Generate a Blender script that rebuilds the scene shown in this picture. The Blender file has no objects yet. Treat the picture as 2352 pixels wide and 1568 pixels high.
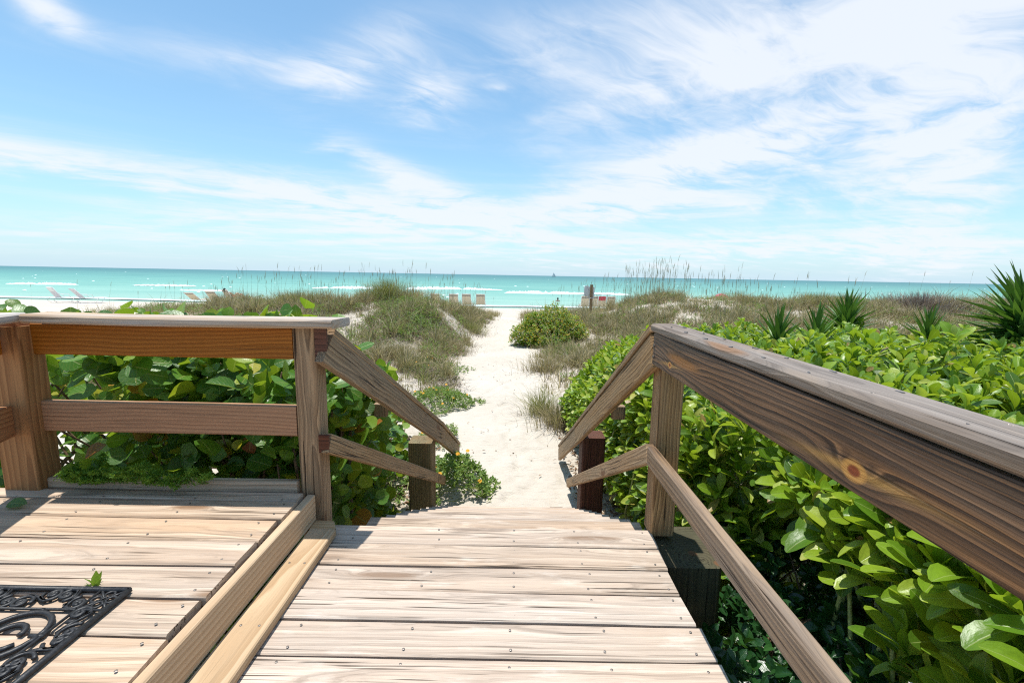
import bpy, bmesh, math, random
import numpy as np
from mathutils import Matrix, Vector
random.seed(7); rng = np.random.default_rng(11)
sc = bpy.context.scene
C = sc.collection

# ------------------------------------------------------------------ camera
CAMZ = 2.39; FPX = 1020.0; PITCH = math.radians(8.48); ROLL = math.radians(1.05)
fwd = np.array([0, math.cos(PITCH), -math.sin(PITCH)]); right0 = np.array([1., 0, 0]); down0 = -np.cross(right0, fwd)
_c, _s = math.cos(ROLL), math.sin(ROLL)
xc_, yc_, zc_ = _c*right0-_s*down0, -(_s*right0+_c*down0), -fwd
cam = bpy.data.cameras.new('camera'); cam_o = bpy.data.objects.new('camera', cam); C.objects.link(cam_o)
cam.sensor_width = 36; cam.lens = FPX/2352*36; cam.clip_start = .02; cam.clip_end = 60000
cam_o.matrix_world = Matrix(((xc_[0], yc_[0], zc_[0], 0), (xc_[1], yc_[1], zc_[1], 0), (xc_[2], yc_[2], zc_[2], CAMZ), (0, 0, 0, 1)))
sc.camera = cam_o

# ------------------------------------------------------------------ node helper
class NT:
    def __init__(s, tree): s.t = tree; tree.nodes.clear()
    def n(s, typ, **kw):
        o = s.t.nodes.new(typ)
        for k, v in kw.items(): setattr(o, k, v)
        return o
    def put(s, sock, v):
        if v is None: return
        if hasattr(v, 'is_output') or isinstance(v, bpy.types.NodeSocket): s.t.links.new(v, sock)
        else:
            if sock.type == 'RGBA' and len(v) == 3: v = (*v, 1)
            sock.default_value = v
    def m(s, op, a, b=None, c=None, clamp=False):
        o = s.n('ShaderNodeMath', operation=op); o.use_clamp = clamp
        for i, v in enumerate((a, b, c)): s.put(o.inputs[i], v) if v is not None else None
        return o.outputs[0]
    def vm(s, op, a, b=None):
        o = s.n('ShaderNodeVectorMath', operation=op); s.put(o.inputs[0], a)
        if b is not None: s.put(o.inputs[1], b)
        return o.outputs['Value'] if op in ('LENGTH', 'DOT_PRODUCT', 'DISTANCE') else o.outputs[0]
    def sep(s, v): o = s.n('ShaderNodeSeparateXYZ'); s.put(o.inputs[0], v); return o.outputs
    def comb(s, x, y, z):
        o = s.n('ShaderNodeCombineXYZ'); [s.put(o.inputs[i], v) for i, v in enumerate((x, y, z))]; return o.outputs[0]
    def noise(s, v, scale=1, detail=2, rough=.5, dist=0.):
        o = s.n('ShaderNodeTexNoise'); s.put(o.inputs['Vector'], v); s.put(o.inputs['Scale'], scale)
        o.inputs['Detail'].default_value = detail; o.inputs['Roughness'].default_value = rough; o.inputs['Distortion'].default_value = dist
        return o.outputs[0]
    def vor(s, v, scale=1, feature='F1', rnd=1.):
        o = s.n('ShaderNodeTexVoronoi', feature=feature); s.put(o.inputs['Vector'], v); o.inputs['Scale'].default_value = scale
        o.inputs['Randomness'].default_value = rnd
        return o.outputs['Distance']
    def mix(s, f, a, b, mode='MIX'):
        o = s.n('ShaderNodeMix', data_type='RGBA', blend_type=mode); s.put(o.inputs[0], f); s.put(o.inputs[6], a); s.put(o.inputs[7], b); return o.outputs[2]
    def ramp(s, f, stops, interp='LINEAR'):
        o = s.n('ShaderNodeValToRGB'); r = o.color_ramp; r.interpolation = interp
        while len(r.elements) < len(stops): r.elements.new(.5)
        for e, (p, c) in zip(r.elements, stops): e.position = p; e.color = (*c, 1) if len(c) == 3 else c
        s.put(o.inputs[0], f); return o.outputs[0]
    def ss(s, x, a, b):
        o = s.n('ShaderNodeMapRange', interpolation_type='SMOOTHSTEP'); s.put(o.inputs[0], x); o.inputs[1].default_value = a; o.inputs[2].default_value = b
        return o.outputs[0]
    def bump(s, h, strength=.5, dist=.01):
        o = s.n('ShaderNodeBump'); s.put(o.inputs['Height'], h); o.inputs['Strength'].default_value = strength; o.inputs['Distance'].default_value = dist
        return o.outputs[0]
    def bsdf(s, col, rough=.6, normal=None, spec=.5, **kw):
        o = s.n('ShaderNodeBsdfPrincipled'); s.put(o.inputs['Base Color'], col); s.put(o.inputs['Roughness'], rough)
        o.inputs['Specular IOR Level'].default_value = spec
        if normal is not None: s.put(o.inputs['Normal'], normal)
        for k, v in kw.items(): s.put(o.inputs[k], v)
        return o.outputs[0]
    def out(s, sh): o = s.n('ShaderNodeOutputMaterial'); s.t.links.new(sh, o.inputs[0])
    def tc(s, w='Object'): return s.n('ShaderNodeTexCoord').outputs[w]
    def orand(s): return s.n('ShaderNodeObjectInfo').outputs['Random']
def mat(name):
    m = bpy.data.materials.new(name); m.use_nodes = True; return m, NT(m.node_tree)

# ------------------------------------------------------------------ world, sun, exposure
SUNV = Vector((-.11, .09, 1)).normalized()
w = bpy.data.worlds.new('World'); sc.world = w; w.use_nodes = True
nt = NT(w.node_tree)
sky = nt.n('ShaderNodeTexSky', sky_type='NISHITA'); sky.sun_disc = False
sky.sun_elevation = math.asin(SUNV.z); sky.sun_rotation = math.atan2(SUNV.x, SUNV.y)
sky.air_density = 1.0; sky.dust_density = .4; sky.ozone_density = 1.2
SKYR, SKYG, SKYB = 1.06, 1.54, 1.60
d = nt.tc('Generated'); dx, dy, dz = nt.sep(d)
# cirrus sheet: directions projected on a flat layer high above
zz = nt.m('ADD', nt.m('MAXIMUM', dz, .0), .10)
u = nt.m('DIVIDE', dx, zz); v = nt.m('DIVIDE', dy, zz)
ca, sa = math.cos(math.radians(28)), math.sin(math.radians(28))
ur = nt.m('ADD', nt.m('MULTIPLY', u, ca), nt.m('MULTIPLY', v, sa)); vr = nt.m('SUBTRACT', nt.m('MULTIPLY', v, ca), nt.m('MULTIPLY', u, sa))
q = nt.comb(nt.m('MULTIPLY', ur, .72), nt.m('MULTIPLY', vr, 1.15), .37)
warp = nt.n('ShaderNodeTexNoise'); nt.put(warp.inputs['Vector'], q); warp.inputs['Scale'].default_value = .8; warp.inputs['Detail'].default_value = 3
qw = nt.vm('ADD', q, nt.vm('SCALE', nt.vm('SUBTRACT', warp.outputs[1], (.5, .5, .5))))
qw.node.inputs[1].links[0].from_node.inputs['Scale'].default_value = 1.15
n_big = nt.noise(qw, .9, 5, .58); n_fine = nt.noise(qw, 2.6, 5, .56, .15)
az = nt.m('DIVIDE', dx, nt.m('MAXIMUM', dy, .15)); el = nt.m('DIVIDE', dz, nt.m('MAXIMUM', dy, .15))
wob = nt.m('MULTIPLY', nt.m('SUBTRACT', n_big, .5), .16); wob2 = nt.m('MULTIPLY', nt.m('SUBTRACT', n_fine, .5), .10)
azw = nt.m('ADD', az, wob); elw = nt.m('ADD', el, wob2)
# clouds seen that day: centre azimuth, centre elevation (tangents), half length, half height, tilt degrees, weight
PATCH = [(.62, .56, .55, .13, 12, .5), (1.0, .34, .25, .12, 30, .42), (.82, .46, .56, .19, 26, 1.0), (.44, .265, .36, .055, 17, 1.15), (.92, .20, .22, .15, 60, .85), (.34, .42, .30, .07, 22, .6),
         (-1.02, .235, .40, .046, -9, 1.0), (-.35, .155, .34, .040, -8, 1.15), (-.22, .205, .22, .032, -22, 1.0), (-.98, .53, .085, .035, -28, 1.1),
         (-.62, .44, .36, .045, -8, .55), (-.33, .46, .18, .06, 20, .7), (-.19, .37, .05, .06, 75, .7), (.05, .47, .35, .08, 15, .45),
         (.20, .15, .5, .022, 4, .45), (-.7, .115, .6, .028, 2, .45), (.75, .09, .5, .035, 0, .50), (-.05, .385, .035, .010, 0, .5), (.1, .07, 1.6, .04, 0, .42)]
tot = None
for (a0, e0, L, Hh, t, wt) in PATCH:
    ct, st = math.cos(math.radians(t)), math.sin(math.radians(t))
    A = nt.m('SUBTRACT', azw, a0); E = nt.m('SUBTRACT', elw, e0)
    p = nt.m('ADD', nt.m('MULTIPLY', A, ct/L), nt.m('MULTIPLY', E, st/L)); r_ = nt.m('SUBTRACT', nt.m('MULTIPLY', E, ct/Hh), nt.m('MULTIPLY', A, st/Hh))
    g = nt.m('MULTIPLY', nt.m('EXPONENT', nt.m('MULTIPLY', nt.m('ADD', nt.m('MULTIPLY', p, p), nt.m('MULTIPLY', r_, r_)), -1.)), wt)
    tot = g if tot is None else nt.m('ADD', tot, g)
front = nt.ss(dy, .05, .35)
gen = nt.m('MULTIPLY', nt.ss(n_big, .42, .75), nt.m('SUBTRACT', .55, nt.m('MULTIPLY', front, .50)))
tex = nt.m('ADD', .72, nt.m('MULTIPLY', nt.m('SUBTRACT', n_fine, .5), 2.3))
n_fil = nt.noise(nt.vm('MULTIPLY', qw, (1.2, 1.6, 1.)), 7.5, 7, .64, .8)
tex2 = nt.m('ADD', nt.m('ADD', tex, nt.m('MULTIPLY', nt.m('SUBTRACT', n_fil, .5), .8)), nt.m('MULTIPLY', nt.m('SUBTRACT', n_big, .5), 1.5))
cover = nt.m('ADD', nt.m('MULTIPLY', nt.m('MULTIPLY', tot, front), nt.m('MAXIMUM', tex2, .08)), nt.m('MULTIPLY', gen, nt.m('MAXIMUM', tex, 0)))
# haze and thin streaks that thicken towards the horizon
hz = nt.m('EXPONENT', nt.m('MULTIPLY', nt.m('MAXIMUM', dz, 0), -8.5))
streak = nt.noise(nt.comb(nt.m('MULTIPLY', dx, 1.6), nt.m('MULTIPLY', dy, .8), nt.m('MULTIPLY', dz, 38.)), 1.6, 5, .58)
low = nt.m('MULTIPLY', nt.ss(dz, .0, .05), nt.m('EXPONENT', nt.m('MULTIPLY', nt.m('MAXIMUM', dz, 0), -9.)))
cover = nt.m('ADD', cover, nt.m('MULTIPLY', nt.m('MULTIPLY', low, nt.ss(streak, .42, .70)), .8))
cover = nt.m('ADD', nt.m('MULTIPLY', nt.ss(cover, .06, 1.0), .62), nt.m('ADD', .08, nt.m('MULTIPLY', nt.m('MINIMUM', cover, 1.), .22)))
cloud = (7.9, 8.35, 9.0)
tint = nt.mix(1., sky.outputs[0], (SKYR, SKYG, SKYB), 'MULTIPLY')
tint = nt.mix(nt.m('MULTIPLY', hz, .92), tint, (5.3, 7.0, 8.3))
colr = nt.mix(cover, tint, cloud)
bg = nt.n('ShaderNodeBackground'); nt.put(bg.inputs[0], colr); bg.inputs[1].default_value = .10
wo = nt.n('ShaderNodeOutputWorld'); nt.t.links.new(bg.outputs[0], wo.inputs[0])
sl = bpy.data.lights.new('sun', 'SUN'); sl.energy = 5.0; sl.angle = math.radians(.55); sl.color = (1, .965, .90)
so = bpy.data.objects.new('sun', sl); C.objects.link(so); so.rotation_euler = SUNV.to_track_quat('Z', 'Y').to_euler(); so.location = (0, 0, 30)
sc.view_settings.view_transform = 'Standard'; sc.view_settings.look = 'None'; sc.view_settings.gamma = 1; sc.view_settings.exposure = 0.2
sc.view_settings.use_curve_mapping = False
sc.render.engine = 'CYCLES'; sc.cycles.max_bounces = 8; sc.cycles.diffuse_bounces = 4; sc.cycles.transmission_bounces = 4; sc.cycles.transparent_max_bounces = 4
sc.cycles.use_denoising = False; sc.cycles.filter_width = 1.15; sc.cycles.sample_clamp_indirect = 6

# ------------------------------------------------------------------ object helpers
WM = {}
def link(o, parent=None, M=None):
    C.objects.link(o); M = M or Matrix.Identity(4); WM[o.name] = M
    if parent is not None:
        o.parent = parent; o.matrix_local = WM[parent.name].inverted() @ M
    else: o.matrix_world = M
    return o
def tag(o, label=None, cat=None, group=None, kind=None):
    for k, v_ in (('label', label), ('category', cat), ('group', group), ('kind', kind)):
        if v_: o[k] = v_
    return o
def thing(name, label, cat, loc=(0, 0, 0), rz=0, group=None):
    o = bpy.data.objects.new(name, None); o.empty_display_size = .1
    link(o, None, Matrix.Translation(loc) @ Matrix.Rotation(rz, 4, 'Z')); return tag(o, label, cat, group)
def mesh(name, V, F, m=None, smooth=False, uv=None):
    me = bpy.data.meshes.new(name); V = np.asarray(V, np.float32)
    if isinstance(F, np.ndarray):
        nf, k = F.shape; me.vertices.add(len(V)); me.vertices.foreach_set('co', V.ravel())
        me.loops.add(nf*k); me.loops.foreach_set('vertex_index', F.astype(np.int32).ravel())
        me.polygons.add(nf); me.polygons.foreach_set('loop_start', np.arange(0, nf*k, k, dtype=np.int32)); me.polygons.foreach_set('loop_total', np.full(nf, k, np.int32))
        me.update(calc_edges=True)
        if uv is not None:
            l = me.uv_layers.new(name='UVMap'); l.data.foreach_set('uv', np.asarray(uv, np.float32)[F.ravel()].ravel())
    else: me.from_pydata([tuple(map(float, q_)) for q_ in V], [], F)
    if smooth: me.polygons.foreach_set('use_smooth', np.ones(len(me.polygons), bool))
    if m: me.materials.append(m)
    return me
def obj(name, me, parent=None, M=None): return link(bpy.data.objects.new(name, me), parent, M)
class MB:
    def __init__(s): s.V = []; s.F = []
    def add(s, V, F): b = len(s.V); s.V += [tuple(map(float, q_)) for q_ in V]; s.F += [tuple(b+i for i in f) for f in F]
    def box(s, a, b):
        x0, y0, z0 = a; x1, y1, z1 = b
        s.add([(x0,y0,z0),(x1,y0,z0),(x1,y1,z0),(x0,y1,z0),(x0,y0,z1),(x1,y0,z1),(x1,y1,z1),(x0,y1,z1)], [(3,2,1,0),(4,5,6,7),(0,1,5,4),(1,2,6,5),(2,3,7,6),(3,0,4,7)])
    def tube(s, P, r, k=6, cap=True, flat=1.):
        P = [Vector(p_) for p_ in P]; n = len(P); R = r if hasattr(r, '__len__') else [r]*n
        V = []; up = Vector((0, 0, 1))
        for i in range(n):
            t = (P[min(i+1, n-1)]-P[max(i-1, 0)]).normalized()
            a = t.cross(up); a = a.normalized() if a.length > 1e-3 else Vector((1, 0, 0)); b = a.cross(t).normalized()
            for j in range(k):
                th = 2*math.pi*j/k; V.append(P[i]+a*(math.cos(th)*R[i])+b*(math.sin(th)*R[i]*flat))
        F = [(i*k+j, i*k+(j+1) % k, (i+1)*k+(j+1) % k, (i+1)*k+j) for i in range(n-1) for j in range(k)]
        if cap: F += [tuple(range(k-1, -1, -1)), tuple(range((n-1)*k, n*k))]
        s.add(V, F)
    def build(s, name, m, parent=None, M=None, smooth=False): return obj(name, mesh(name, s.V, s.F, m, smooth), parent, M)
def frame_at(p0, p1, up=(0, 0, 1)):
    p0, p1 = Vector(p0), Vector(p1); x = (p1-p0).normalized(); up = Vector(up); y = up.cross(x).normalized(); z = x.cross(y)
    c = (p0+p1)/2; M = Matrix.Identity(4)
    for i in range(3): M[i][0], M[i][1], M[i][2], M[i][3] = x[i], y[i], z[i], c[i]
    return M, (p1-p0).length
def plank_mesh(L, W, T, m, seed, bev=.004, wob=.0012, segs=10, ends=0., cut0=0., cut1=0.):
    r = random.Random(seed); V = []; F = []; b = bev
    prof = [(-W/2+b, -T/2), (W/2-b, -T/2), (W/2, -T/2+b), (W/2, T/2-b), (W/2-b, T/2), (-W/2+b, T/2), (-W/2, T/2-b), (-W/2, -T/2+b)]
    e0, e1 = r.uniform(-ends, ends), r.uniform(-ends, ends)
    ph = [r.uniform(0, 6.28) for _ in range(4)]; bow = r.uniform(-1, 1)*wob*1.5
    for i in range(segs+1):
        t = i/segs; x = -L/2+L*t
        wl = math.sin(t*7+ph[0])*wob+r.uniform(-.5, .5)*wob; wr = math.sin(t*6+ph[1])*wob+r.uniform(-.5, .5)*wob; wz = math.sin(t*5+ph[2])*wob*.8+bow*(1-(2*t-1)**2)
        for (y, z) in prof:
            xx = x
            if i == 0: xx += e0*(y/W)+cut0*(z/T)
            if i == segs: xx += e1*(y/W)+cut1*(z/T)
            V.append((xx, y+(wr if y > 0 else wl), z+wz))
    for i in range(segs):
        for j in range(8): F.append((i*8+j, i*8+(j+1) % 8, (i+1)*8+(j+1) % 8, (i+1)*8+j))
    F += [tuple(range(7, -1, -1)), tuple(range(segs*8, segs*8+8))]
    return mesh('plank', V, F, m)
_seed = [0]
def board(name, p0, p1, W, T, m, parent=None, up=(0, 0, 1), **kw):
    """W = size across (perpendicular to up), T = size along up"""
    _seed[0] += 1; M, L = frame_at(p0, p1, up)
    return obj(name, plank_mesh(L, W, T, m, _seed[0], **kw), parent, M)

# ------------------------------------------------------------------ materials
def wood(name, light, dark, ring=.5, grey=None, greyamt=.4, streak=.35, crack=.5, freq=85, rough=.75, knot=(.16, .07, .03), knotscale=1.0, bumps=.5, blot=.25, stain=None, line=.4, gf=230., knots=(), wav=.085):
    m, t = mat(name); P = t.tc(); rn = t.orand()
    x, y, z = t.sep(P)
    off = t.comb(t.m('MULTIPLY', rn, 37.), t.m('MULTIPLY', rn, 9.), t.m('MULTIPLY', rn, 17.))
    P2 = t.vm('ADD', P, off)
    st = lambda a, b_: t.vm('MULTIPLY', P2, (a, b_, b_))
    n1 = t.noise(st(.9, 4.), 1, 2, .5)
    # knots
    kv = t.vor(t.vm('MULTIPLY', P2, (1.5*knotscale, 6., 6.)), 1.0)
    kd = t.m('MULTIPLY', kv, 1.)
    kb = t.m('EXPONENT', t.m('MULTIPLY', t.m('MULTIPLY', kd, kd), -55.))
    yy = t.m('ADD', y, t.m('MULTIPLY', t.m('SUBTRACT', t.m('FRACT', t.m('MULTIPLY', rn, 7.7)), .5), .12))
    zz_ = t.m('ADD', z, t.m('ADD', .035, t.m('MULTIPLY', t.m('FRACT', t.m('MULTIPLY', rn, 13.3)), .10)))
    r = t.m('SQRT', t.m('ADD', t.m('MULTIPLY', yy, yy), t.m('MULTIPLY', zz_, zz_)))
    r = t.m('ADD', r, t.m('MULTIPLY', n1, wav)); r = t.m('ADD', r, t.m('MULTIPLY', kb, .03))
    gk = None
    for (kx, kz, ks) in knots:   # (along, up, size) of single big knots
        ddx = t.m('DIVIDE', t.m('SUBTRACT', x, kx), ks*1.5); ddz = t.m('DIVIDE', t.m('SUBTRACT', z, kz), ks)
        e2 = t.m('ADD', t.m('MULTIPLY', ddx, ddx), t.m('MULTIPLY', ddz, ddz))
        r = t.m('ADD', r, t.m('MULTIPLY', t.m('EXPONENT', t.m('MULTIPLY', t.m('ADD', t.m('MULTIPLY', t.m('MULTIPLY', ddx, ddx), .12), t.m('MULTIPLY', t.m('MULTIPLY', ddz, ddz), .45)), -1.)), ks*1.6))
        core = t.ss(e2, 1.25, .55); heart = t.ss(e2, .35, .1)
        tail = t.m('MULTIPLY', t.m('EXPONENT', t.m('MULTIPLY', t.m('ADD', t.m('MULTIPLY', t.m('MULTIPLY', ddx, ddx), .045), t.m('MULTIPLY', t.m('POWER', t.m('ABSOLUTE', t.m('SUBTRACT', ddz, t.m('MULTIPLY', ddx, -.10))), 2.), 5.)), -1.)), .75)
        kk = (core, heart, tail); gk = (kk,) if gk is None else gk+(kk,)
    r = t.m('ADD', r, t.m('MULTIPLY', t.noise(st(5., 30.), 1, 2), .008))
    rings = t.m('FRACT', t.m('MULTIPLY', r, freq))
    rc = t.ramp(rings, [(0, (0, 0, 0)), (.12, (.15,)*3), (.75, (.85,)*3), (.92, (1, 1, 1)), (1., (0, 0, 0))])
    fib = t.noise(st(4., 260.), 1, 3, .6); fib2 = t.noise(t.comb(t.m('MULTIPLY', t.m('ADD', x, t.m('MULTIPLY', rn, 37.)), 1.6), t.m('MULTIPLY', r, gf), t.m('MULTIPLY', y, 6.)), 1, 4, .7)
    col = t.mix(t.m('MULTIPLY', rc, ring), light, dark)
    col = t.mix(t.m('MULTIPLY', t.ss(fib, .45, .75), streak), col, tuple(c_*.45 for c_ in dark))
    if grey is not None:
        gm = t.m('MULTIPLY', t.ss(t.m('ADD', t.m('MULTIPLY', t.noise(st(.9, 9.), 1, 4, .6), .7), t.m('MULTIPLY', fib2, .3)), .35, .62), greyamt)
        col = t.mix(gm, col, t.mix(t.m('MULTIPLY', t.ss(fib2, .3, .7), .6), grey, tuple(c_*.55 for c_ in grey)))
    bl = t.noise(st(1.6, 6.), 1, 3, .55)
    col = t.mix(t.m('MULTIPLY', t.ss(bl, .52, .8), blot), col, tuple(c_*.55 for c_ in dark))
    col = t.mix(1., col, t.mix(t.m('MULTIPLY', t.m('ADD', t.m('MULTIPLY', rc, .45), t.m('MULTIPLY', t.ss(fib2, .42, .72), .75)), line), (1, 1, 1), (.22, .17, .14)), 'MULTIPLY')
    hv = t.n('ShaderNodeHueSaturation'); t.put(hv.inputs['Color'], col); t.put(hv.inputs['Value'], t.m('ADD', .82, t.m('MULTIPLY', t.m('FRACT', t.m('MULTIPLY', rn, 91.7)), .28))); t.put(hv.inputs['Saturation'], t.m('ADD', .85, t.m('MULTIPLY', t.m('FRACT', t.m('MULTIPLY', rn, 57.7)), .3)))
    col = hv.outputs[0]
    ck = t.ss(t.noise(st(1.7, 105.), 1, 2, .5), .61, .66)
    ck = t.m('MULTIPLY', ck, t.ss(t.noise(st(1., 8.), 1, 2), .45, .6))
    col = t.mix(t.m('MULTIPLY', ck, crack), col, tuple(c_*.16 for c_ in dark))
    kc = t.ss(kd, .15, .07)
    col = t.mix(t.m('MULTIPLY', kc, .8), col, knot)
    for (core, heart, tail) in (gk or ()):
        col = t.mix(tail, col, t.mix(fib2, (.62, .36, .09), (.30, .14, .04))); col = t.mix(core, col, t.mix(fib, (.60, .33, .09), (.40, .17, .04))); col = t.mix(heart, col, (.22, .05, .015))
    if stain:  # pale dust and worn patches
        sm = t.m('MULTIPLY', t.ss(t.noise(st(4., 14.), 1, 5, .65), .55, .72), stain[1]); col = t.mix(sm, col, stain[0])
    h = t.m('ADD', t.m('MULTIPLY', fib, .35), t.m('ADD', t.m('MULTIPLY', rc, -.3), t.m('MULTIPLY', ck, -1.2)))
    h = t.m('ADD', h, t.m('MULTIPLY', fib2, .5))
    t.out(t.bsdf(col, rough, t.bump(h, bumps, .004), .3)); return m
W_DECK = wood('weathered_deck_wood', (.65, .51, .395), (.42, .28, .185), ring=.25, grey=(.65, .56, .475), greyamt=.5, streak=.4, crack=1., freq=45, stain=((.76, .70, .62), .3), bumps=.8, knot=(.22, .14, .09), knotscale=.5, blot=.2, line=.48, gf=300., wav=.045)
W_DECK2 = wood('newer_deck_wood', (.66, .50, .365), (.45, .29, .175), ring=.55, grey=(.62, .525, .43), greyamt=.5, streak=.45, crack=1., freq=42, bumps=.5, knot=(.22, .12, .06), knotscale=.9, blot=.35, line=.42, gf=280., wav=.06)
W_PINE = wood('fresh_pine', (.64, .46, .28), (.46, .28, .135), ring=.75, streak=.2, crack=.3, freq=48, bumps=.3, knot=(.2, .09, .035), blot=.1, knotscale=.7, line=.18)
W_PINEP = wood('stained_pine_post', (.47, .225, .08), (.28, .115, .035), ring=.8, streak=.3, crack=.3, freq=42, bumps=.35, knot=(.12, .04, .015), blot=.15, knotscale=.8, line=.25)
W_RAILP = wood('stained_pine_rail', (.48, .21, .072), (.28, .10, .030), ring=.8, streak=.3, crack=.35, freq=55, bumps=.35, knot=(.13, .04, .012), blot=.15, rough=.6, knotscale=.7, line=.3)
W_RAILQ = wood('faded_pine_rail', (.53, .25, .10), (.33, .13, .048), ring=.75, grey=(.46, .26, .13), greyamt=.3, streak=.35, crack=.35, freq=55, bumps=.4, knot=(.13, .05, .02), blot=.15, rough=.65, knotscale=.7, line=.3)
W_CAP = wood('weathered_cap_wood', (.54, .39, .25), (.35, .21, .115), ring=.55, grey=(.62, .58, .55), greyamt=.8, streak=.4, crack=.6, freq=55, bumps=.5, line=.3)
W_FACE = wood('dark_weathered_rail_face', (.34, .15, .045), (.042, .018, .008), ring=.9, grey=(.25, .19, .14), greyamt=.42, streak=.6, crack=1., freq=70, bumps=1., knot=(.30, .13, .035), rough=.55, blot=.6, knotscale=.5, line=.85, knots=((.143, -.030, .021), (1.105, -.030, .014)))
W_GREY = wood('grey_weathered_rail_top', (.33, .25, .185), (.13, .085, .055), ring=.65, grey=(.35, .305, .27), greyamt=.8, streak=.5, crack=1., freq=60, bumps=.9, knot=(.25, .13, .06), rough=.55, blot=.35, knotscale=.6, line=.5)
W_LOW = wood('weathered_low_rail', (.40, .25, .13), (.13, .075, .042), ring=.75, grey=(.42, .35, .285), greyamt=.65, streak=.5, crack=1., freq=60, bumps=.9, knot=(.36, .12, .03), rough=.55, blot=.4, knotscale=.9, line=.55)
W_STAIR = wood('weathered_stair_rail', (.54, .355, .195), (.26, .15, .075), ring=.7, grey=(.46, .365, .255), greyamt=.55, streak=.5, crack=1., freq=64, bumps=.9, blot=.35, line=.6)
W_POST = wood('weathered_post', (.50, .32, .175), (.25, .14, .07), ring=.7, grey=(.40, .315, .215), greyamt=.5, streak=.55, crack=1., freq=64, bumps=.9, blot=.4, line=.55)
W_PILE = wood('treated_pile', (.38, .27, .15), (.17, .10, .055), ring=.7, grey=(.30, .285, .175), greyamt=.7, streak=.6, crack=1., freq=50, bumps=.9, blot=.5, line=.55)
W_RED = wood('red_treated_pile', (.17, .062, .038), (.08, .026, .018), ring=.6, grey=(.15, .10, .065), greyamt=.35, streak=.5, crack=1., freq=60, bumps=.9, blot=.4, line=.5)
W_PILED = wood('shade_darkened_pile', (.11, .09, .05), (.05, .036, .022), ring=.6, grey=(.085, .085, .05), greyamt=.7, streak=.6, crack=1., freq=50, bumps=.9, blot=.5, line=.5)  # greenish pile wood, with the shadow on it painted in as darker colour
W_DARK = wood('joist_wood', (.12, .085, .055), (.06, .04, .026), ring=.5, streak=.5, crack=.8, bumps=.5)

def flatmat(name, col, rough=.6, var=.15, scale=30, metal=0., bumps=.2, spec=.5):
    m, t = mat(name); n = t.noise(t.vm('ADD', t.tc(), t.comb(t.orand(), t.orand(), 0)), scale, 4, .6)
    c_ = t.mix(t.m('MULTIPLY', t.ss(n, .35, .75), 1.), tuple(k*(1-var) for k in col), tuple(min(1, k*(1+var)) for k in col))
    t.out(t.bsdf(c_, rough, t.bump(n, bumps, .003), spec, Metallic=metal)); return m
M_NAIL = flatmat('galvanised_nail', (.20, .18, .165), .45, .3, 200, .8)
M_RUBBER = flatmat('black_rubber', (.022, .023, .026), .5, .4, 90, 0, .4)
M_WHITE = flatmat('white_paint', (.80, .80, .79), .5, .06)
def clothmat(name, col):
    m, t = mat(name); n = t.noise(t.tc(), 60, 3, .6); c_ = t.mix(n, tuple(k*.92 for k in col), col); p = t.bsdf(c_, .8, None, .2)
    tr = t.n('ShaderNodeBsdfTranslucent'); t.put(tr.inputs[0], c_); mx_ = t.n('ShaderNodeMixShader'); mx_.inputs[0].default_value = .4; t.t.links.new(p, mx_.inputs[1]); t.t.links.new(tr.outputs[0], mx_.inputs[2]); t.out(mx_.outputs[0]); return m
M_TAN = clothmat('tan_sling', (.74, .67, .53)); M_PANEL = clothmat('sign_panel_white', (.82, .82, .82))
M_SLING_W = clothmat('white_sling', (.76, .74, .75))
M_STRIPE = flatmat('grey_stripe', (.28, .26, .24), .8, .15, 60)
M_REDT = flatmat('red_towel', (.55, .06, .09), .9, .2, 60)
M_PINK = flatmat('pink_canvas', (.58, .10, .17), .8, .2, 20)
M_SKIN = flatmat('skin', (.50, .29, .19), .5, .08, 20)
M_HAIR = flatmat('dark_hair', (.02, .015, .012), .5, .3, 90)
M_SUIT = flatmat('red_swimwear', (.5, .03, .05), .7, .1, 60)
M_STEM = flatmat('brown_stem', (.17, .105, .06), .8, .35, 60, 0, .5)
M_GSTEM = flatmat('green_stem', (.30, .34, .10), .6, .25, 60)
M_METAL = flatmat('sign_metal', (.62, .62, .62), .4, .08, 20)
M_HULL = flatmat('boat_hull', (.35, .36, .38), .5, .1)

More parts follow.
